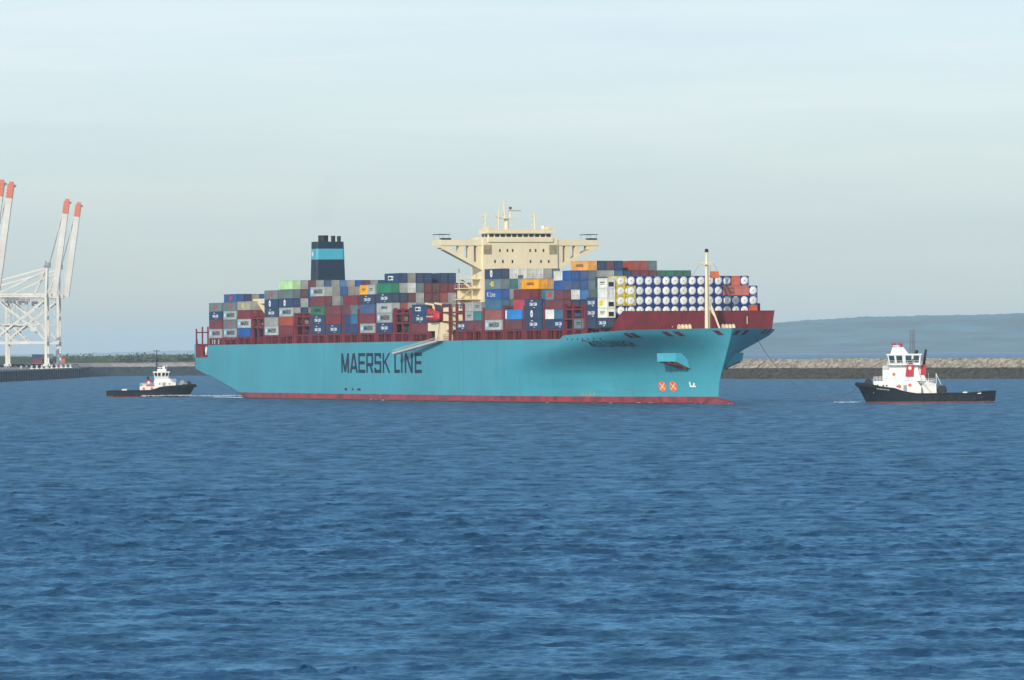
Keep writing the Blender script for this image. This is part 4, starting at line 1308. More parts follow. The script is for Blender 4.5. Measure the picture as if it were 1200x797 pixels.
def merge_text(name, items, mats):
    """flat marks on the starboard side: list of (kind, args, material index)"""
    mb = MB()
    for it in items:
        mb.cur = it[-1]
        if it[0] == 'text':
            _, txt, cx, cz, w, h, bold, mi = it
            me = text_mesh('t', txt, 1.0, bold)
            xs = [v.co.x for v in me.vertices]; ys = [v.co.y for v in me.vertices]
            a, b, c, d = min(xs), max(xs), min(ys), max(ys)
            vs = [(cx + ((v.co.x - a) / (b - a) - .5) * w, -CW / 2 - .015, cz + ((v.co.y - c) / (d - c) - .5) * h) for v in me.vertices]
            mb.add(vs, [tuple(p.vertices) for p in me.polygons])
            bpy.data.meshes.remove(me)
        elif it[0] == 'rect':
            _, x0, x1, z0, z1, mi = it
            mb.box(x0, x1, -CW / 2 - .012, -CW / 2 + .004, z0, z1)
        elif it[0] == 'disc':
            _, cx, cz, r, mi = it
            pts = [(cx + r * math.cos(2 * math.pi * i / 16), -CW / 2 - .014, cz + r * math.sin(2 * math.pi * i / 16)) for i in range(16)]
            mb.add(pts, [tuple(range(16))])
        elif it[0] == 'star':
            _, cx, cz, r, mi = it
            pts = []
            for i in range(14):
                q = r if i % 2 == 0 else r * .42
                an = math.pi * i / 7 + math.pi / 2
                pts.append((cx + q * math.cos(an), -CW / 2 - .024, cz + q * math.sin(an)))
            mb.add([(cx, -CW / 2 - .024, cz)] + pts, [(0, 1 + i, 1 + (i + 1) % 14) for i in range(14)])
    me = mb.mesh(name, mats, recalc=False)
    return me


W_, R_, Yl, Lt, Lb = mat('mark_white', (.85, .85, .82), .6, var=.03), mat('mark_red', (.62, .05, .04), .6), mat('mark_yellow', (.85, .66, .06), .6), mat('mark_dark', (.03, .035, .05), .6), mat('mark_light_blue', (.20, .52, .66), .6)
MARK = {}
def mark_meshes():
    MARK['maersk'] = ('with dark lettering beside a pale blue star', merge_text('dark_lettering', [('rect', -5.6, -3.6, .45, 2.15, 0), ('star', -4.6, 1.3, .75, 1), ('text', 'MAERSK', .9, 1.3, 7.4, 1.25, .02, 2)], [Lb, W_, Lt]))
    MARK['cma'] = ('with white lettering', merge_text('white_lettering', [('text', 'CMA CGM', 0, 1.2, 5.2, .85, .035, 0), ('rect', -1.6, -.4, 2.0, 2.2, 0), ('rect', .2, 1.0, .3, .42, 0)], [W_]))
    MARK['cma20'] = ('with white lettering', merge_text('white_lettering', [('text', 'CMA CGM', 0, 1.25, 4.6, .9, .035, 0), ('rect', .6, 1.5, .35, .55, 0)], [W_]))
    MARK['disc'] = ('with a white roundel', merge_text('white_roundel', [('disc', -1.2, 1.35, .95, 0), ('star', -1.2, 1.3, .55, 1)], [W_, R_]))
    MARK['red'] = ('with a red emblem', merge_text('red_emblem', [('disc', .2, 1.3, .75, 0), ('rect', .6, 1.9, 1.3, 1.75, 0), ('rect', -1.3, -.2, .75, 1.15, 0)], [R_]))
    MARK['yellow'] = ('with a yellow emblem', merge_text('yellow_emblem', [('rect', -1.4, .5, .7, 1.9, 0), ('rect', -2.4, -1.5, 1.15, 1.4, 1), ('rect', -1.1, .2, 1.2, 1.4, 1)], [Yl, W_]))
    MARK['script'] = ('with white script lettering', merge_text('white_script', [('text', 'K Line', -1.4, 1.25, 6.0, 1.2, .0, 0)], [W_]))
    MARK['dark'] = ('with dark lettering', merge_text('dark_lettering', [('text', 'HAPAG', 0, 1.35, 5.0, .75, .02, 0)], [Lt]))
    MARK['dark20'] = ('with small dark lettering', merge_text('dark_lettering', [('rect', -1.4, 1.4, 1.35, 1.6, 0), ('rect', -1.2, 1.1, .9, 1.05, 0)], [Lt]))
    MARK['redwhite'] = ('with red and white panel', merge_text('red_and_white_panel', [('rect', -3.2, .9, .75, 1.85, 0), ('rect', -2.8, -.9, .95, 1.6, 1), ('rect', -.6, .6, 1.1, 1.45, 1)], [W_, R_]))
    MARK['stripe'] = ('with a white stripe at its after end', merge_text('white_stripe', [('rect', -5.9, -4.9, .2, 2.3, 0)], [W_]))
    MARK['panel'] = ('with a yellow panel', merge_text('yellow_panel', [('rect', -1.9, .6, .6, 1.9, 0)], [Yl]))


mark_meshes()

# side stacks seen from the water (row 0), foot to top; 'X:mark'; a tuple is two twenty-foot boxes, after one first
SIDE = {
    0: ['M:maersk', 'R', 'B:cma', 'S:red'], 1: ['M:maersk', 'S:red', 'M:maersk', 'S:red'], 2: ['U', 'M:maersk', 'R', 'P:yellow'],
    4: ['M:maersk', 'g', 'B:cma', 'B:disc', 'S:red'], 5: ['R', 'O', 'M:maersk', 'B:disc', 'S', 'L'], 6: [],
    7: ['B:cma', 'B:cma', 'N:dark', 'R', 'M:maersk'], 8: ['B:cma', 'R', 'R'], 9: ['B', ('B', 'T'), ('R', 'S'), 'R'],
    10: ['M:maersk', 'R', 'U', 'B:cma', ('Y:dark20', 'M:dark20')], 11: ['B:cma', 'M:maersk', 'M:dark', 'B:cma', 'N'], 12: [],
    13: ['R', 'B:cma', 'B:redwhite'], 15: ['B:cma20'], 16: [('R', 'R'), ('M:dark20', 'E'), ('g', 'g:dark20')],
    17: ['M:maersk', 'O', 'T', 'U:script', 'S:yellow', 'B:disc'], 18: ['R', 'K:stripe'], 19: ['B:cma', 'B:disc', 'B:cma'],
    20: [('B:redwhite20', 'B:cma20'), ('W', 'T'), 'R', ('S:red', 'R')], 21: [(None, 'S:dark20')], 22: ['B', 'B:cma20', 'B:cma20'],
    23: ['B:cma20', 'Z:dark20', 'Z:panel', 'W', 'Z:dark20'],
}
# tiers standing in each inner row (rows count inboard from the side), and colours that the photo shows by (row, tier from 1)
def H(default, **kw):
    d = {r: default for r in range(1, 19)}
    for k, v in kw.items():
        a, b = k[1:].split('_') if '_' in k else (k[1:], k[1:])
        for r in range(int(a), int(b) + 1): d[r] = v
    return d
INNER = {
    0: (H(5, r1=4), {(2, 5): 'U:red', (3, 5): 'B', (4, 5): 'P', (5, 5): 'U', (6, 5): 'U', (1, 4): 'S'}),
    1: (H(4), {(1, 4): 'S'}), 2: (H(4), {(0, 3): 'R', (1, 3): 'R', (1, 4): 'P', (1, 2): 'P', (1, 1): 'B'}),
    4: (H(5, r6_12=4), {}),
    5: (H(6, r15_18=5), {(1, 6): 'g', (2, 6): 'R', (3, 6): 'g', (4, 6): 'U', (5, 6): 'g', (6, 6): 'K', (7, 6): 'P', (8, 6): 'U', (9, 6): 'R', (10, 6): 'g', (11, 6): 'B', (12, 6): 'B', (13, 6): 'P', (14, 6): 'B',
                         (1, 5): 'R', (2, 5): 'U', (1, 4): 'g', (2, 4): 'B', (1, 3): 'B', (2, 3): 'P', (1, 2): 'P', (1, 1): 'B'}),
    6: (H(4, r1_2=0), {}),
    7: (H(5), {(1, 5): 'P', (2, 5): 'U', (3, 5): 'P', (4, 5): 'P', (1, 4): 'g', (2, 4): 'S', (3, 4): 'O', (1, 3): 'O', (2, 3): 'S', (5, 5): 'g', (6, 5): 'R'}),
    8: (H(3), {}), 9: (H(4), {(1, 4): 'R', (2, 4): 'P', (1, 3): 'S', (2, 3): 'R', (1, 2): 'B', (1, 1): 'B'}),
    10: (H(4, r1_4=5), {(1, 4): 'B', (1, 5): 'M', (2, 5): 'g'}),
    11: (H(5, r1_4=6, r6_7=6), {(1, 6): 'B:redwhite', (2, 6): 'P', (3, 6): 'B', (4, 6): 'B', (6, 6): 'B', (7, 6): 'B', (1, 5): 'g', (2, 5): 'W', (3, 5): 'S', (4, 5): 'R', (5, 5): 'R', (6, 5): 'R', (7, 5): 'R', (8, 5): 'R',
                                (1, 4): 'B', (2, 4): 'R', (3, 4): 'g', (4, 4): 'R', (5, 4): 'R', (6, 4): 'O', (7, 4): 'g', (8, 4): 'R', (1, 3): 'O', (2, 3): 'g', (3, 3): 'g', (4, 3): 'P', (5, 3): 'g', (6, 3): 'g', (7, 3): 'g', (1, 2): 'P', (0, 2): 'P', (1, 1): 'B', (0, 1): 'P'}),
    12: (H(2, r1_2=0), {}), 13: (H(3), {(1, 3): 'B', (2, 3): 'B', (1, 2): 'T'}), 15: (H(0), {}), 16: (H(3), {}),
    17: (H(5, r1=6, r3_6=6, r7_18=5), {(1, 6): 'W', (2, 6): 'R', (3, 6): 'W', (4, 6): 'W', (5, 6): 'g', (6, 6): 'S', (1, 5): 'E', (2, 5): 'g', (1, 4): 'g', (1, 3): 'S'}),
    18: (H(4, r1=4, r2_3=5), {(1, 3): 'X', (1, 4): 'R', (2, 4): 'R', (2, 5): 'Y:dark', (3, 5): 'Y', (3, 4): 'U', (4, 4): 'T', (1, 2): 'S'}),
    19: (H(4, r1=3), {(1, 3): 'B', (2, 4): 'T', (3, 4): 'T', (2, 3): 'B'}),
    20: (H(6, r3_6=7, r8_10=7, r15_18=5), {(1, 6): ('W', 'U'), (1, 5): ('U', 'U'), (2, 6): 'U', (2, 5): 'U', (3, 7): 'Y:dark', (4, 7): 'B', (5, 7): 'R', (6, 7): 'B', (7, 6): 'B', (8, 7): 'O', (9, 7): 'O', (10, 7): 'S', (3, 6): 'S', (3, 5): 'S', (3, 4): 'S',
                                          (1, 4): 'W', (2, 4): 'K', (1, 3): 'B', (2, 3): 'B', (4, 6): 'g', (5, 6): 'g', (6, 6): 'T', (11, 6): 'N', (12, 6): 'N', (13, 6): 'N', (14, 6): 'N', (1, 2): 'T', (1, 1): 'B', (2, 2): 'U', (2, 1): 'R'}),
    21: (H(2, r1=0), {}), 22: (H(2, r1_5=5), {}), 23: (H(0), {}),
}
MARK['redwhite20'] = MARK['dark20']
rand_cols = 'BBBRRRRgggMSUOTPWN'
ORD = {k: i + 1 for i, k in enumerate(sorted(BAYS))}
NTH = ['', 'first', 'second', 'third', 'fourth', 'fifth', 'sixth', 'seventh', 'eighth', 'ninth', 'tenth', 'eleventh', 'twelfth', '13th', '14th', '15th', '16th', '17th', '18th', '19th', '20th', '21st', '22nd', '23rd']
SM = Matrix.Translation(SHIP_LOC) @ Matrix.Rotation(SHIP_RZ, 4, 'Z')


def plan_cargo():
    out = []
    for k, (s, L, zb, h) in BAYS.items():
        heights, known = INNER[k]
        side = SIDE[k]
        for r in range(0, 19):
            n = len(side) if r == 0 else heights[r]
            for t in range(1, n + 1):
                c = side[t - 1] if r == 0 else known.get((r, t), rng.choice(rand_cols))
                parts = c if isinstance(c, tuple) else (c,)
                for i, p in enumerate(parts):
                    if p is None: continue
                    ln = 6.06 if (len(parts) == 2 or L == 20) else 12.19
                    xa = -s + (6.13 * i)
                    col, _, mk = p.partition(':')
                    half = '' if len(parts) == 1 else (' after half' if i == 0 else ' forward half')
                    out.append(dict(bay=k, row=r, tier=t, n=n, col=col, mark=mk, x=xa + ln / 2, y=-22.75 + 2.5 * r, z=zb + (t - 1) * h, h=h - .03, ln=ln, half=half))
    return out


cargo = plan_cargo()


def seen_counts(items, extra):
    """how many sight lines from round the camera's place meet each box (so boxes buried in the stacks need not be built)"""
    vs, fs, own = [], [], []
    def add(b, i):
        x0, x1, y0, y1, z0, z1 = b; n0 = len(vs)
        vs.extend([SM @ Vector((x, y, z)) for z in (z0, z1) for y in (y0, y1) for x in (x0, x1)])
        for f in ((0, 2, 3, 1), (4, 5, 7, 6), (0, 1, 5, 4), (2, 6, 7, 3), (0, 4, 6, 2), (1, 3, 7, 5)):
            fs.append(tuple(n0 + q for q in f)); own.append(i)
    for i, c in enumerate(items): add((c['x'] - c['ln'] / 2, c['x'] + c['ln'] / 2, c['y'] - CW / 2, c['y'] + CW / 2, c['z'], c['z'] + c['h']), i)
    for b in extra: add(b, -1)
    tree = BVHTree.FromPolygons(vs, fs)
    cnt = np.zeros((len(items), 2), int)
    for e, (ex, step) in enumerate(((0.0, 0.9), (45.0, 1.8), (-45.0, 1.8))):
        eye = Vector((ex, 0, CAM_H))
        P0, P1 = SM @ Vector((-340, -24, 20)), SM @ Vector((-14, 24, 20))
        a0 = math.atan2(P0.x - ex, P0.y); a1 = math.atan2(P1.x - ex, P1.y)
        da = step / 5590
        for ia in range(int((a1 - a0) / da) + 2):
            az = a0 + ia * da
            for ie in range(int(0.0175 / da)):
                el = 0.0018 + ie * da
                hit = tree.ray_cast(eye, Vector((math.sin(az), math.cos(az), math.tan(el))).normalized())
                if hit[2] is not None and own[hit[2]] >= 0: cnt[own[hit[2]], 0 if e == 0 else 1] += 1
    return cnt


cnt = seen_counts(cargo, [(-13.4, -12.9, -22, 22, 18, 24.2), (-22.3, -16.2, -18.75, 18.75, 20.6, 33.5), (-144, -136, -11.4, 11.4, 17, 46)])
order = sorted(range(len(cargo)), key=lambda i: -cnt[i, 0])
keep = [i for i in order if cnt[i, 0] >= 3][:296]
rest = [i for i in range(len(cargo)) if i not in set(keep) and (cnt[i, 0] or cnt[i, 1])]
print('CARGO', len(cargo), 'seen', int((cnt[:, 0] > 0).sum()), 'kept', len(keep), 'rest', len(rest))


def bay_phrase(k):
    return {15: 'in the slot just behind the first bay ahead of the bridge'}.get(k) or ('%s bay from the stern' % NTH[ORD[k]])


def put_container(c):
    o = bpy.data.objects.new('shipping_container', C40 if c['ln'] > 8 else C20)
    COL.objects.link(o)
    o.matrix_world = SM @ Matrix.Translation((c['x'], c['y'], c['z'])) @ Matrix.Diagonal((1, 1, c['h'] / CH, 1))
    o.material_slots[0].link = 'OBJECT'; o.material_slots[0].material = CM[c['col']]
    cn = COLS[c['col']][0]
    size = 'short ' if c['ln'] < 8 else ''
    mk = MARK[c['mark']][0] if c['mark'] else ''
    tier = 'top tier' if c['tier'] == c['n'] else ('lowest tier' if c['tier'] == 1 else '%s tier up' % NTH[c['tier']])
    where = ('side stack' if c['row'] == 0 else '%s row inboard' % NTH[c['row']]) + c['half']
    bay = 'just ahead of the bridge tower, by the rail' if c['bay'] == 15 else '%s bay from stern' % NTH[ORD[c['bay']]]
    short = {'with dark lettering beside a pale blue star': 'lettered in dark', 'with white lettering': 'lettered in white'}.get(mk, mk)
    lab = '%s%s container %s, %s, %s, %s' % (size, cn, short, tier, where, bay)
    lab = ' '.join(lab.replace(' ,', ',').split()).replace('eighth bay from stern', 'eighth bay from stern')
    w = lab.split()
    if len(w) > 16 or 'beside' in lab:
        lab = ' '.join(('%s%s container, %s, %s, %s' % (size, cn, tier, where, bay)).split())
    if len(lab.split()) > 16: lab = lab.replace('just ahead of the bridge tower, by the rail', 'by rail ahead of bridge tower')
    tag(o, lab, 'container', 'containers stacked on the ship')
    if c['mark']:
        m = bpy.data.objects.new(MARK[c['mark']][1].name.split('.')[0], MARK[c['mark']][1])
        COL.objects.link(m); m.parent = o
    if c['col'] == 'Z' and c['bay'] == 23:
        u = MB(); u.box(c['ln'] / 2 + .005, c['ln'] / 2 + .06, -.95, .95, .25, CH - .25)
        un = u.build('refrigeration_unit', CM['Z'], o)
        v = MB(); v.box(c['ln'] / 2 + .06, c['ln'] / 2 + .09, -.75, .75, .35, 1.5)
        v.build('fan_grille', M['black'], un)
    return o


for i in keep: put_container(cargo[i])
if rest:
    mb = MB(); ms = list(CM.keys())
    for i in rest:
        c = cargo[i]; mb.cur = ms.index(c['col'])
        mb.box(c['x'] - c['ln'] / 2, c['x'] + c['ln'] / 2, c['y'] - CW / 2, c['y'] + CW / 2, c['z'], c['z'] + c['h'])
    o = mb.build('remaining_containers', [CM[k] for k in ms])
    o.matrix_world = SM
    tag(o, 'further containers deep in the stacks, mostly hidden by those in front', 'containers', None, 'stuff')

# tank containers at the bow
m_tf = {'U': mat('tank_frame_blue', (0.02, 0.05, 0.22), .55), 'Y': mat('tank_frame_yellow', (0.72, 0.55, 0.03), .55), 'A': CM['A']}
m_tank = mat('tank_shell', (0.84, 0.81, 0.74), .45, var=.06, streak=((0.42, 0.30, 0.20), 0.45, (1.2, 1.2, 0.25)), fade=0.13)


def tank_meshes():
    x, w, h = 3.03, 1.22, 2.55
    f = MB()
    for sx in (-1, 1):
        X0, X1 = min(sx * x, sx * (x - .16)), max(sx * x, sx * (x - .16))
        for sy in (-1, 1): f.box(X0, X1, min(sy * w, sy * (w - .11)), max(sy * w, sy * (w - .11)), 0, h)
        f.box(X0, X1, -w + .11, w - .11, 0, .13); f.box(X0, X1, -w + .11, w - .11, h - .13, h)
        for sy in (-1, 1):
            for z0, dz in ((.15, 1), (h - .15, -1)):
                f.prism([(sy * (w - .15), z0), (sy * (w - .15), z0 + dz * .62), (sy * (w - .77), z0)], X0 + .05, X1 - .05, 'x')
    for sy in (-1, 1):
        f.box(-x + .16, x - .16, min(sy * w, sy * (w - .1)), max(sy * w, sy * (w - .1)), .02, .16)
        f.box(-x + .16, x - .16, min(sy * w, sy * (w - .08)), max(sy * w, sy * (w - .08)), h - .12, h - .02)
    f.box(-.3, .3, -.25, .25, h - .1, h)
    t = MB(); prof = []
    R0 = 1.15
    for i in range(6):
        a = math.pi / 2 * i / 5; prof.append((-2.72 - .27 * math.cos(a), max(.02, R0 * math.sin(a))))
    prof += [(-2.0, R0), (-1.98, R0 + .03), (-1.9, R0 + .03), (-1.88, R0), (1.88, R0), (1.9, R0 + .03), (1.98, R0 + .03), (2.0, R0)]
    for i in range(6):
        a = math.pi / 2 * (5 - i) / 5; prof.append((2.72 + .27 * math.cos(a), max(.02, R0 * math.sin(a))))
    t.lathe(prof, 'x', 24, (0, 0, h / 2))
    t.cur = 1
    t.box(2.95, 3.02, -.16, .16, h / 2 - .15, h / 2 + .15); t.tube((2.6, 0, .28), (3.0, 0, .28), .12, .12, 8)
    return f.mesh('tank_frame', [m_tf['U']]), t.mesh('tank_shell', [m_tank, M['grey']], smooth=40)


TF, TS = tank_meshes()
tb = 20.65; th = 2.59
proto = None
for tier in range(1, 6):
    for r in range(-1, 15):
        if r == 14 and tier == 5: continue
        if r == -1 and tier == 1: continue
        y = -17.5 + 2.5 * r; z = tb + (tier - 1) * th
        kind = 'tank'
        if (tier, r) in ((5, 12), (2, 14)) or (tier == 4 and r in (11, 12, 13)): kind = 'box'
        if tier == 1 and r > 0: continue
        x = -16.25 - 3.03
        rowname = 'front row' if r >= 0 else 'set back at the near end'
        tn = {1: 'lowest tier', 2: 'second tier up', 3: 'third tier up', 4: 'tier below the top', 5: 'top tier'}[tier]
        if kind == 'box':
            o = bpy.data.objects.new('shipping_container', C20); COL.objects.link(o)
            o.matrix_world = SM @ Matrix.Translation((x, y, z))
            o.material_slots[0].link = 'OBJECT'; o.material_slots[0].material = CM['A']
            lab = {(5, 12): 'bright orange short container alone in the top tier of the white tanks',
                   (2, 14): 'bright orange short container at the far end just above the bow breakwater'}.get((tier, r)) or \
                'bright orange short container, %s of the three together among the white tanks' % {11: 'left', 12: 'middle', 13: 'right'}[r]
            tag(o, lab, 'container', 'containers stacked on the ship')
            continue
        fc = 'Y' if (r < 1 and tier in (3, 4)) or (r == -1 and tier == 5) else 'U'
        if tier == 1: fc = 'Y'
        o = empty('tank_container')
        o.matrix_world = SM @ Matrix.Translation((x - (1.0 if r == -1 else 0), y, z))
        a = bpy.data.objects.new('frame', TF); b = bpy.data.objects.new('tank', TS)
        for q in (a, b): COL.objects.link(q); q.parent = o
        a.material_slots[0].link = 'OBJECT'; a.material_slots[0].material = m_tf[fc]
        pos = ('%s from left' % NTH[r + 1]) if r >= 0 else 'set back beside white reefers'
        tag(o, 'white tank in %s frame, %s, bow tanks, %s' % ('yellow' if fc == 'Y' else 'blue', tn, pos), 'tank container', 'tank containers at the bow')

# containers standing on the crane quay
for i, (x, y, z, c, lab) in enumerate(((-276.5, 3330, 0, 'R', 'dark red container on the quay between the crane legs, under the blue one'), (-276.5, 3330, 2.6, 'B', 'navy container on the quay between the crane legs, topmost of its stack'),
                                       (-282.8, 3331, 0, 'S', 'slate container on the quay behind the crane, beside the dark red one'), (-282.8, 3331, 2.6, 'R', 'dark red container lying on the slate one on the quay'),
                                       (-282.8, 3331, 5.2, 'B', 'navy container topmost of the left stack on the quay'),  (-276.5, 3330, 5.2, 'S', 'slate container topmost of the right stack on the quay'),
                                       (-269.5, 3334, 2.6, 'A', 'bright orange container on the quay near the crane water legs, upper'), (-269.5, 3334, 0, 'P', 'tan container on the quay under the bright orange one'))):
    o = bpy.data.objects.new('shipping_container', C20); COL.objects.link(o)
    o.location = (x, y, 5.95 + z); o.material_slots[0].link = 'OBJECT'; o.material_slots[0].material = CM[c]
    tag(o, lab, 'container', 'containers on the crane quay')

# signal flag on the foremast stay
def make_flag():
    mb = MB(); rows = []
    for i in range(5):
        rows.append([(0.06 * math.sin(j * 1.1 + i * .3), j * .5, i * .45) for j in range(6)])
    mb.grid(rows); mb.grid([[(p[0] + .02, p[1], p[2]) for p in r_] for r_ in rows])
    o = mb.build('signal_flag', M['orange'])
    o.matrix_world = SM @ Matrix.Translation((-7.0, 1.0, 34.0 - 1.2))
    tag(o, 'small orange signal flag flying beside the cream foremast', 'flag')
    h = MB(); h.tube((0, .02, -14), (0, .02, 3.2), .04, .04, 5)
    h.build('halyard', M['grey'], o)
make_flag()


# ------------------------------------------------------------ tugs
def make_tug(L, variant):
    """local +x is the bow"""
    o = empty('tugboat')
    B = L * .185
    def half(u):            # u 0 stern .. 1 bow
        a = 1.0 if u < .62 else max(0.0, 1 - ((u - .62) / .38) ** 2.4) ** .62
        return B * min(a, .80 + .2 * min(1, u / .12))
    if variant == 'lead': sheer = lambda u: lerp(u, [0, .06, .2, .56, .66, .72, .86, .93, 1], [3.0, 3.0, 2.5, 2.5, 3.1, 3.9, 4.55, 5.1, 5.35])
    else: sheer = lambda u: lerp(u, [0, .05, .35, .52, .60, .70, .9, 1], [2.0, 2.1, 2.2, 2.3, 3.2, 3.6, 3.9, 3.9])
    us = [0, .01, .03, .06, .1, .2, .3, .4, .5, .56, .6, .64, .68, .72, .76, .8, .84, .88, .91, .94, .965, .985, 1.0]
    fs = [0, .12, .2, .4, .6, .8, 1]
    def pt(u, f, sg, off=0.0):
        z = -1.4 + (sheer(u) + 1.4) * f
        rake = (0.075 * L) * max(0, (u - .55) / .45) ** 1.5 * (1 - max(z, 0) / sheer(1.0)) if z < sheer(1) else 0
        aft = .012 * L * max(0, (.1 - u) / .1) * (1 - f)
        w = half(u) * (1 - .22 * (1 - f) * max(0, (u - .5) / .5)) + off
        return (u * L - L / 2 - rake + aft, sg * w, z)
    h = MB()
    for sg in (-1, 1): h.grid([[pt(u, f, sg) for f in fs] for u in us])
    h.add([pt(0, f, 1) for f in fs] + [pt(0, f, -1) for f in fs], [(i, i + 1, len(fs) + i + 1, len(fs) + i) for i in range(len(fs) - 1)])
    m = bpy.data.materials.get('tug_side')
    if not m:
        m = M['tug_hull'].copy(); m.name = 'tug_side'
        n, l = m.node_tree.nodes, m.node_tree.links
        b = n['Principled BSDF']; src = b.inputs['Base Color'].links[0].from_socket
        t = n.new('ShaderNodeTexCoord'); sp = n.new('ShaderNodeSeparateXYZ'); l.new(t.outputs['Object'], sp.inputs[0])
        lt = n.new('ShaderNodeMath'); lt.operation = 'LESS_THAN'; l.new(sp.outputs['Z'], lt.inputs[0]); lt.inputs[1].default_value = .38
        mx = n.new('ShaderNodeMix'); mx.data_type = 'RGBA'; l.new(lt.outputs[0], mx.inputs[0]); l.new(src, mx.inputs[6]); mx.inputs[7].default_value = (.17, .05, .045, 1)
        l.new(mx.outputs[2], b.inputs['Base Color'])
    hull = h.build('hull', m, o, smooth=40)
    d = MB(); d.grid([[(pt(u, 1, 1)[0], -half(u) * .98, sheer(u) - 1.0), (pt(u, 1, 1)[0], half(u) * .98, sheer(u) - 1.0)] for u in us])
    d.build('deck', M['maroon'], o)
    for sg in (-1, 1):
        MB().curve([pt(u, .97, sg, .12) for u in us if u < .93], .17, 6).build('rubbing_strake', M['rubber'], o)
    bf = MB()
    bp = [pt(u, .93, -1, .25) for u in (.86, .9, .94, .97, 1.0)] + [pt(u, .93, 1, .25) for u in (.97, .94, .9, .86)]
    bf.curve(bp, .55, 10)
    bf.build('bow_fender', M['rubber'], o)
    for i in range(9):
        u = .10 + .052 * i
        for sg in (-1, 1):
            c = Vector(pt(u, .62, sg, .12))
            ty = MB(); ty.lathe([(-.12, .30), (-.16, .45), (-.1, .62), (.1, .62), (.16, .45), (.12, .30)], 'y', 12, c)
            ty.build('tyre_fender', M['rubber'], o)
    X = lambda q: L * (.5 - q)      # q: fraction of the length aft of the bow
    wm = M['white']
    def house(poly, z0, z1, w0, w1):
        a = MB()
        w1 = w1 or w0
        pa = [(X(q), -w0, z) for q, z in poly]
        a.add([(X(q), -(w0 + (w1 - w0) * (z - z0) / (z1 - z0)), z) for q, z in poly] + [(X(q), (w0 + (w1 - w0) * (z - z0) / (z1 - z0)), z) for q, z in poly],
              [tuple(range(len(poly)))[::-1], tuple(range(len(poly), 2 * len(poly)))] + [(i, (i + 1) % len(poly), len(poly) + (i + 1) % len(poly), len(poly) + i) for i in range(len(poly))])
        return a
    k = L / 36.0
    if variant == 'lead':
        lower = house([(.130, 2.6), (.130, 5.7), (.30, 5.7), (.44, 5.6), (.47, 4.2), (.47, 1.6)], 1.6, 5.7, B * .66, B * .62).build('deckhouse', wm, o)
        upper = house([(.195, 5.7), (.195, 8.6), (.45, 8.6), (.47, 5.7)], 5.7, 8.6, B * .5, B * .46).build('upper_house', wm, o)
        neck = house([(.24, 8.6), (.235, 9.9), (.45, 9.9), (.45, 8.6)], 8.6, 9.9, B * .40, B * .42).build('wheelhouse_base', wm, o)
        aft = house([(.471, 1.6), (.471, 4.6), (.51, 5.6), (.575, 4.9), (.58, 1.6)], 1.6, 5.4, B * .42, B * .4).build('winch_house', M['cream'] if False else wm, o)
        wq0, wq1, wz0, wz1, ww = .228, .470, 9.9, 12.7, B * .54
    else:
        lower = house([(.22, 3.0), (.22, 4.6), (.30, 5.2), (.46, 5.2), (.46, 3.4), (.625, 3.4), (.625, 1.2), (.45, 1.2)], 1.2, 5.2, B * .66, B * .62).build('deckhouse', wm, o)
        upper = house([(.25, 4.6), (.29, 6.0), (.455, 6.0), (.47, 4.6)], 4.6, 6.0, B * .5, B * .46).build('upper_house', wm, o)
        wq0, wq1, wz0, wz1, ww = .295, .47, 6.0, 8.2, B * .5
    # wheelhouse: outward leaning glass between white posts, roof slab over it
    wh = MB(); xf, xa = X(wq0), X(wq1)
    wh.hexa([(xa + .3, -ww * .82, wz0), (xf - .5, -ww * .72, wz0), (xf - .5, ww * .72, wz0), (xa + .3, ww * .82, wz0)],
            [(xa, -ww * .97, wz1 - .3), (xf, -ww * .88, wz1 - .3), (xf, ww * .88, wz1 - .3), (xa, ww * .97, wz1 - .3)])
    wh.hexa([(xa - .3, -ww * 1.02, wz1 - .3), (xf + .3, -ww * .92, wz1 - .3), (xf + .3, ww * .92, wz1 - .3), (xa - .3, ww * 1.02, wz1 - .3)],
            [(xa - .2, -ww * .98, wz1), (xf + .1, -ww * .86, wz1), (xf + .1, ww * .86, wz1), (xa - .2, ww * .98, wz1)])
    wb = wh.build('wheelhouse', wm, o)
    def on_side(f, g, sg, off):     # f along, g up
        x0 = xa + .3 + (xf - .5 - xa - .3) * f; x1 = xa + (xf - xa) * f
        y0 = ww * (.82 - .10 * f); y1 = ww * (.97 - .09 * f)
        return (x0 + (x1 - x0) * g, sg * (y0 + (y1 - y0) * g + off), wz0 + (wz1 - .3 - wz0) * g)
    for sg in (-1, 1):
        for a, b in ((.05, .22), (.28, .46), (.56, .74), (.80, .96)):
            lo = .18 if variant == 'lead' else .3
            q = MB(); q.hexa([on_side(a, lo, sg, .0), on_side(b, lo, sg, .0), on_side(b, .93, sg, .0), on_side(a, .93, sg, .0)],
                             [on_side(a, lo, sg, .06), on_side(b, lo, sg, .06), on_side(b, .93, sg, .06), on_side(a, .93, sg, .06)])
            q.build('window', M['glass'], wb)
    for a in (-.75, -.25, .25, .75):
        y = ww * .8 * a
        q = MB(); q.hexa([(xf - .42, y - .35, wz0 + .5), (xf - .42, y + .35, wz0 + .5), (xf - .05, y + .35, wz1 - .5), (xf - .05, y - .35, wz1 - .5)],
                         [(xf - .30, y - .35, wz0 + .5), (xf - .30, y + .35, wz0 + .5), (xf + .05, y + .35, wz1 - .5), (xf + .05, y - .35, wz1 - .5)])
        q.build('window', M['glass'], wb)
    ports = [(.16, 4.6), (.20, 4.5), (.225, 4.5), (.30, 4.3)] if variant == 'lead' else [(.29, 4.2), (.34, 4.2), (.40, 4.2)]
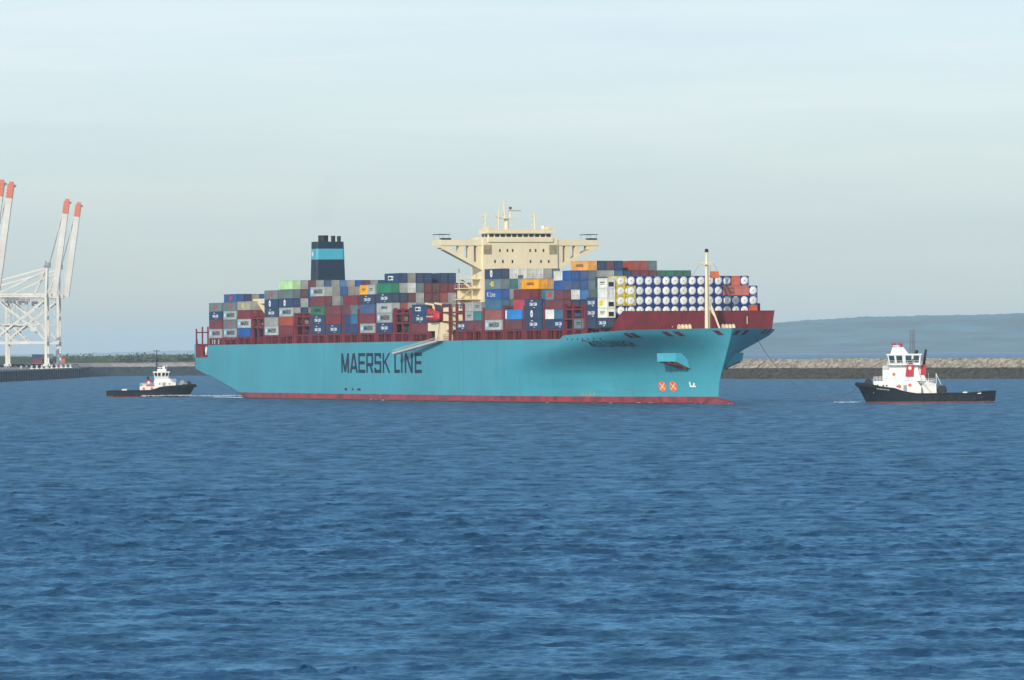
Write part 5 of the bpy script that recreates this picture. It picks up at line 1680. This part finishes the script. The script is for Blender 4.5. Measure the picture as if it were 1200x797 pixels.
    for q, z in ports:
        for sg in (-1, 1):
            c = Vector((X(q), sg * B * .63, z)); p = MB(); p.tube(c - Vector((0, sg * .2, 0)), c + Vector((0, sg * .1, 0)), .22, .22, 10)
            p.build('porthole', M['glass'], lower)
    MB().box(X(.355) - .4, X(.355) + .4, -B * .67, B * .67, 2.8, 4.7).build('door', M['grey'], lower)
    # rails
    r = MB()
    zr = 5.7 if variant == 'lead' else 5.2
    for sg in (-1, 1):
        for (q0, q1, z) in (((.13, .30, zr), (.44, .55, 4.75)) if variant == 'lead' else ((.22, .30, 4.7), (.46, .62, 3.4))):
            n = 9
            for i in range(n): r.beam((X(q0 + (q1 - q0) * i / (n - 1)), sg * B * .6, z), (X(q0 + (q1 - q0) * i / (n - 1)), sg * B * .6, z + 1.05), .06)
            for zz in (.55, 1.05): r.beam((X(q0), sg * B * .6, z + zz), (X(q1), sg * B * .6, z + zz), .06)
    r.build('railing', M['white'], o)
    # deck gear round the houses
    def rail(q0, q1, z, y, sg, n=6, h=1.0):
        r_ = MB()
        for i in range(n): r_.beam((X(q0 + (q1 - q0) * i / (n - 1)), sg * B * y, z), (X(q0 + (q1 - q0) * i / (n - 1)), sg * B * y, z + h), .07)
        r_.beam((X(q0), sg * B * y, z + h), (X(q1), sg * B * y, z + h), .07); r_.beam((X(q0), sg * B * y, z + h * .5), (X(q1), sg * B * y, z + h * .5), .06)
        r_.build('guard_rail', wm, o)
    if variant == 'lead':
        for sg in (-1, 1):
            for q0, q1, z, y in ((.195, .235, 8.6, .47), (.47, .56, 5.2, .42), (.23, .47, 9.9, .60)): rail(q0, q1, z, y, sg)
            MB().box(X(.475), X(.225), min(sg * B * .42, sg * B * .60), max(sg * B * .42, sg * B * .60), 9.8, 9.9).build('bridge_walkway', wm, o)
            MB().tube((X(.36) - .7, sg * B * .5, 6.05), (X(.36) + .7, sg * B * .5, 6.05), .38, .38, 10).build('life_raft', wm, o)
            st = MB()
            for i in range(7): st.box(X(.52) - 1.6 + i * .45, X(.52) - 1.2 + i * .45, sg * B * .46 - .3, sg * B * .46 + .3, 2.0 + i * .5, 2.08 + i * .5)
            for y in (-.33, .33): st.beam((X(.52) - 1.8, sg * B * .46 + y, 1.8), (X(.52) + 1.7, sg * B * .46 + y, 5.3), .1)
            st.build('stair', wm, o)
        MB().tube((X(.575), 0, 1.6), (X(.575), 0, 7.6), .11, .11, 8).beam((X(.575), 0, 7.5), (X(.61), 0, 4.6), .12).build('samson_post', wm, o)
        MB().tube((X(.52), 0, 5.0), (X(.52), 0, 7.6), .11, .11, 8).beam((X(.52), -1.5, 7.5), (X(.52), 1.5, 7.5), .14).build('light_post', wm, o)
        MB().tube((X(.30), 0, 14.3), (X(.30), 0, 14.7), .1, .1, 8).box(X(.30) - 1.1, X(.30) + 1.1, -.15, .15, 14.65, 14.9).build('radar_scanner', wm, o)
        buoys = ((.315, 4.3, .645), (.39, 4.6, .635), (.275, 7.4, .485))
    else:
        for sg in (-1, 1):
            for q0, q1, z, y in ((.30, .46, 5.7, .55), (.25, .29, 4.4, .5)): rail(q0, q1, z, y, sg, 7)
            MB().tube((X(.57) - .6, sg * B * .45, 3.75), (X(.57) + .6, sg * B * .45, 3.75), .36, .36, 10).build('life_raft', wm, o)
        MB().tube((X(.40), 0, 9.0), (X(.40), 0, 9.4), .08, .08, 8).box(X(.40) - .9, X(.40) + .9, -.12, .12, 9.35, 9.55).build('radar_scanner', wm, o)
        for i in range(3): MB().tube((X(.36) + i * .5, .4, 8.9), (X(.36) + i * .5, .4, 10.2 + .3 * i), .05, .05, 5).build('whip_aerial', wm, o)
        buoys = ((.58, 2.7, .65), (.49, 2.8, .65))
    for q, z, y in buoys:
        for sg in (-1, 1):
            MB().lathe([(sg * B * y - .1, .2), (sg * B * y - .14, .33), (sg * B * y, .45), (sg * B * y + .14, .33), (sg * B * y + .1, .2)], 'y', 12, (X(q), 0, z)).build('lifebuoy', M['orange'], o)
    # funnels, exhausts, mast, monitors, winches
    if variant == 'lead':
        fun = [(.385, -1, 6.9, 10.2), (.385, 1, 6.9, 10.2)]
        for q, sg, z0, z1 in fun:
            a = MB(); a.hexa([(X(q) - 1.0, sg * B * .42 - .9, z0), (X(q) + 1.0, sg * B * .42 - .9, z0), (X(q) + 1.0, sg * B * .42 + 1.0, z0), (X(q) - 1.0, sg * B * .42 + 1.0, z0)],
                             [(X(q) - 1.0, sg * B * .42 - .8, z1), (X(q) + .6, sg * B * .42 - .8, z1), (X(q) + .6, sg * B * .42 + .9, z1), (X(q) - 1.0, sg * B * .42 + .9, z1)])
            fn = a.build('funnel', M['tug_red'], o)
            e = MB(); e.tube((X(q) - .3, sg * B * .42, z1 - .2), (X(q) - 2.0, sg * B * .42, z1 + 3.4), .42, .36, 10)
            e.build('exhaust_pipe', M['black'], fn)
            ms = MB(); ms.lathe([(sg * (B * .42 + .99), .45), (sg * (B * .42 + 1.02), .45)], 'y', 12, (X(q) - .2, 0, z1 - 1.2)); ms.build('funnel_mark', M['white'], fn)
            # after pair of red casings
        a = MB(); a.hexa([(X(.485) - .7, -B * .4, 7.2), (X(.485) + .7, -B * .4, 7.2), (X(.485) + .7, B * .4, 7.2), (X(.485) - .7, B * .4, 7.2)],
                         [(X(.48) - .7, -B * .4, 9.8), (X(.48) + .5, -B * .4, 9.8), (X(.48) + .5, B * .4, 9.8), (X(.48) - .7, B * .4, 9.8)])
        ac = a.build('after_casing', M['tug_red'], o)
        MB().tube((X(.485), -B * .2, 9.6), (X(.502), -B * .2, 13.8), .36, .32, 10).build('exhaust_pipe', M['black'], ac)
        MB().hexa([(X(.455), -B * .38, 5.6), (X(.505), -B * .38, 5.6), (X(.505), B * .38, 5.6), (X(.455), B * .38, 5.6)], [(X(.455), -B * .36, 9.0), (X(.485), -B * .36, 8.0), (X(.485), B * .36, 8.0), (X(.455), B * .36, 9.0)]).build('casing_house', wm, o)
        c = MB(); c.hexa([(X(.25) , -B * .34, 12.6), (X(.38), -B * .34, 12.6), (X(.38), B * .34, 12.6), (X(.25), B * .34, 12.6)], [(X(.265), -B * .28, 14.4), (X(.345), -B * .28, 14.4), (X(.345), B * .28, 14.4), (X(.265), B * .28, 14.4)])
        c.build('roof_house', wm, o)
        for q, yy in ((.275, -.9), (.325, .9)):
            w = MB(); w.tube((X(q), yy, 14.2), (X(q), yy, 15.0), .22, .22, 8); w.tube((X(q) - .5, yy, 15.15), (X(q) + .75, yy, 15.4), .34, .24, 10)
            w.build('fire_monitor', M['tug_red'], o)
        mt = MB(); mq = X(.405)
        for dx, dy in ((-.6, -.5), (.6, -.5), (0, .6)): mt.tube((mq + dx, dy, 12.5), (mq + dx * .8, dy * .6, 19.0), .13, .10, 6)
        for i in range(8):
            z = 13 + i * .75
            mt.beam((mq - .6, -.5, z), (mq + .55, -.5, z + .7), .07); mt.beam((mq + .55, -.5, z), (mq - .55, -.5, z + .7), .07); mt.beam((mq - .9, 0, z), (mq + .9, 0, z), .12)
        mt.tube((mq, 0, 18.8), (mq, 0, 19.8), .05, .05, 6)
        mt.build('lattice_mast', M['mast'], o)
        wz = 2.0
        wn_ = MB(); wn_.tube((X(.615), -1.5, wz + 1.2), (X(.615), 1.5, wz + 1.2), 1.25, 1.25, 16).box(X(.615) - .9, X(.615) + .9, -1.9, -1.5, wz - .6, wz + 2.4).box(X(.615) - .9, X(.615) + .9, 1.5, 1.9, wz - .6, wz + 2.4)
        wn_.build('towing_winch', M['black'], o)
        fw = MB(); fw.tube((X(.09), -1.4, 5.4), (X(.09), 1.4, 5.4), .95, .95, 14).box(X(.09) - .8, X(.09) + .8, -1.8, 1.8, 3.6, 4.6)
        fw.build('bow_winch', M['black'], o)
        lr = MB(); lr.lathe([(-B * .44 - .1, .22), (-B * .44 - .16, .36), (-B * .44 - .1, .5), (-B * .44 + .1, .5), (-B * .44 + .1, .22)], 'y', 14, (X(.555), 0, 3.5)); lr.build('life_ring', M['orange'], o)
        for q in (.78, .885):
            for sg in (-1, 1): MB().box(X(q) - .45, X(q) + .45, sg * B * .97 - .2, sg * B * .97 + .2, 2.3, 2.75).build('bulwark_bitt', wm, o)
        nm = text_mesh('name_lettering', 'VB BARFLEUR' if False else 'TUG', 1.0, .02)
        bpy.data.meshes.remove(nm)
        for sg in (-1, 1):
            nb = MB()
            for i in range(8):
                u = .86 - .0125 * i
                a0, a1 = pt(u, .84, sg, .05), pt(u - .009, .90, sg, .05)
                p0, p1, p2, p3 = pt(u, .84, sg, .05), pt(u - .008, .84, sg, .05), pt(u - .008, .90, sg, .05), pt(u, .90, sg, .05)
                nb.add([p0, p1, p2, p3], [(0, 1, 2, 3)])
            nb.build('name_lettering', M['grey'], hull, recalc=False)
    else:
        for sg in (-1, 1):
            a = MB(); q = .525
            a.hexa([(X(q) - .75, sg * B * .4 - .7, 3.4), (X(q) + .75, sg * B * .4 - .7, 3.4), (X(q) + .75, sg * B * .4 + .7, 3.4), (X(q) - .75, sg * B * .4 + .7, 3.4)],
                   [(X(q) - .75, sg * B * .4 - .65, 5.6), (X(q) + .6, sg * B * .4 - .65, 5.6), (X(q) + .6, sg * B * .4 + .65, 5.6), (X(q) - .75, sg * B * .4 + .65, 5.6)])
            fn = a.build('funnel', M['tug_red'], o)
            MB().tube((X(q), sg * B * .4, 5.5), (X(q) - .5, sg * B * .4, 6.6), .3, .28, 10).build('exhaust_pipe', M['black'], fn)
            ms = MB(); ms.lathe([(sg * (B * .4 + .69), .5), (sg * (B * .4 + .73), .5)], 'y', 12, (X(q), 0, 4.6)); ms.build('funnel_mark', M['white'], fn)
        c = MB(); c.box(X(.43), X(.33), -1.3, 1.3, 8.2, 9.0); c.box(X(.37), X(.345), -.5, .5, 9.0, 9.9); c.build('roof_house', wm, o)
        mt = MB(); mt.tube((X(.435), 0, 8.0), (X(.435), 0, 15.2), .26, .12, 10); mt.beam((X(.435), -.1, 14.9), (X(.435) - 1.2, 0, 14.9), .18); mt.beam((X(.435), 0, 14.9), (X(.435) + 1.0, 0, 14.9), .18)
        for z in (10.4, 11.6, 12.6): mt.beam((X(.435) - .6, 0, z), (X(.435) + .6, 0, z), .12)
        mt.build('mast', M['black'], o)
        fw = MB(); fw.tube((X(.15), -1.4, 4.6), (X(.15), 1.4, 4.6), .75, .75, 14).box(X(.15) - 1.4, X(.15) + 1.6, -1.2, 1.2, 3.0, 4.4); fw.build('bow_winch', M['grey'], o)
        MB().tube((X(.075), -1.1, 4.3), (X(.075), 1.1, 4.3), .7, .7, 14).build('bow_roller', M['black'], o)
        wn_ = MB(); wn_.box(X(.80) - .8, X(.80) + .8, -.7, .7, 1.4, 2.6); wn_.build('towing_hook', wm, o)
    return o


t1 = make_tug(36.2, 'lead')
t1.location = (107.2, 1450, 0); t1.rotation_euler = (0, 0, math.pi - 0.10)
tag(t1, 'large black-hulled tug with tall white wheelhouse and crimson casings, ahead of the ship bow', 'tugboat', 'harbour tugs attending the ship')
t2 = make_tug(28.9, 'stern')
t2.location = (-117.2, 1815, 0); t2.rotation_euler = (0, 0, 0.03)
tag(t2, 'small black-hulled tug with white house and single dark mast, off the ship stern', 'tugboat', 'harbour tugs attending the ship')


# slack tow line from the ship's port bow to the lead tug
def make_rope():
    a = SM @ Vector((-2.0, 11.5, 17.6)); b = Vector((90.2, 1451.5, 4.6))
    pts = []
    lo = 0.55
    for i in range(41):
        t = i / 40
        p = a.lerp(b, t)
        # sagging line: an uneven parabola whose lowest point lies nearer the tug
        zz = lerp(t, [0, .1, .2, .3, .4, .5, .6, .7, .8, .9, 1], [17.6, 13.2, 9.6, 6.7, 4.4, 2.7, 1.5, .95, 1.2, 2.5, 4.6])
        pts.append((p.x, p.y, zz))
    o = MB().curve(pts, .08, 6).build('tow_line', M['rope'])
    tag(o, 'slack dark tow line sagging from the ship bow to the tug ahead', 'rope')
make_rope()


# ------------------------------------------------------------ foam where hulls meet the water
def make_foam():
    m = bpy.data.materials.new('sea_foam'); m.use_nodes = True
    n, l = m.node_tree.nodes, m.node_tree.links
    b = n['Principled BSDF']; b.inputs['Base Color'].default_value = (.75, .78, .80, 1); b.inputs['Roughness'].default_value = .9
    g = np.random.RandomState(5)
    mb = MB()
    def streak(p, q, n_, w, dens=1.0, zmax=.35):
        p, q = Vector(p), Vector(q)
        for _ in range(int(n_ * dens)):
            t = g.rand(); c = p.lerp(q, t) + Vector((g.normal(0, w * .3), g.normal(0, w), g.uniform(.12, zmax)))
            s = g.uniform(.12, .5); e = g.uniform(.05, .16)
            an = [c + Vector((s * math.cos(a) * g.uniform(.7, 1.2), s * 1.5 * math.sin(a) * g.uniform(.7, 1.2), 0)) for a in np.linspace(0, 6.28, 7)[:-1]]
            mb.add(an + [c + Vector((0, 0, e))], [(i, (i + 1) % 6, 6) for i in range(6)])
    streak((-120, 1808.5, 0), (-103, 1809.0, 0), 420, .8, zmax=.55)
    streak((-104, 1812, 0), (-88, 1814, 0), 150, 2.0)
    streak((90, 1450, 0), (84, 1452, 0), 55, 1.0); streak((112, 1443.5, 0), (124, 1443.5, 0), 60, .5)
    w0 = SM @ Vector((-306, -24.2, 0)); w1 = SM @ Vector((-345, -20, 0))
    streak(w0, w1, 160, 1.2)
    for s0, s1, n_ in ((-10, -2, 30), (2, 40, 16), (60, 200, 20)):
        a = SM @ Vector((-s0, -hb(s0, 0) - .6, 0)); c = SM @ Vector((-s1, -hb(s1, 0) - .6, 0)); streak(a, c, n_, .7, zmax=.25)
    o = mb.build('foam', m)
    tag(o, 'white foam along the waterlines of the ship and tugs', None, None, 'stuff')
make_foam()

# ------------------------------------------------------------ the air
def make_haze():
    o = MB().box(-62000, 62000, -62000, 62000, -8.0, 140.0).build('haze', [])
    m = bpy.data.materials.new('haze_air'); m.use_nodes = True
    n, l = m.node_tree.nodes, m.node_tree.links
    n.remove(n['Principled BSDF'])
    v = n.new('ShaderNodeVolumePrincipled')
    v.inputs['Color'].default_value = (0.76, 0.91, 0.98, 1)
    v.inputs['Density'].default_value = 4.2e-5
    v.inputs['Density Attribute'].default_value = ''
    v.inputs['Anisotropy'].default_value = -0.1
    l.new(v.outputs['Volume'], n['Material Output'].inputs['Volume'])
    o.data.materials.append(m)
    tag(o, 'thin pale haze over the harbour', None, None, 'stuff')
make_haze()


def make_smoke():
    # faint exhaust drifting off the funnel
    rows = []
    for i in range(13):
        a = math.pi * i / 12
        rows.append([(math.sin(a) * math.cos(b) * 5.0 + 4.5 * math.cos(a) , math.sin(a) * math.sin(b) * 4.0, 8.5 * math.cos(a)) for b in np.linspace(0, 2 * math.pi, 17)])
    m = bpy.data.materials.new('exhaust_smoke'); m.use_nodes = True
    n, l = m.node_tree.nodes, m.node_tree.links
    n.remove(n['Principled BSDF'])
    v = n.new('ShaderNodeVolumePrincipled'); v.inputs['Color'].default_value = (0.35, 0.32, 0.28, 1); v.inputs['Density'].default_value = 0.0045; v.inputs['Density Attribute'].default_value = ''
    l.new(v.outputs['Volume'], n['Material Output'].inputs['Volume'])
    o = MB().grid(rows).build('smoke', m, smooth=True)
    o.matrix_world = SM @ Matrix.Translation((-292, -1.5, 60.5))
    tag(o, 'faint brown exhaust haze above the dark funnel', None, None, 'stuff')


make_smoke()
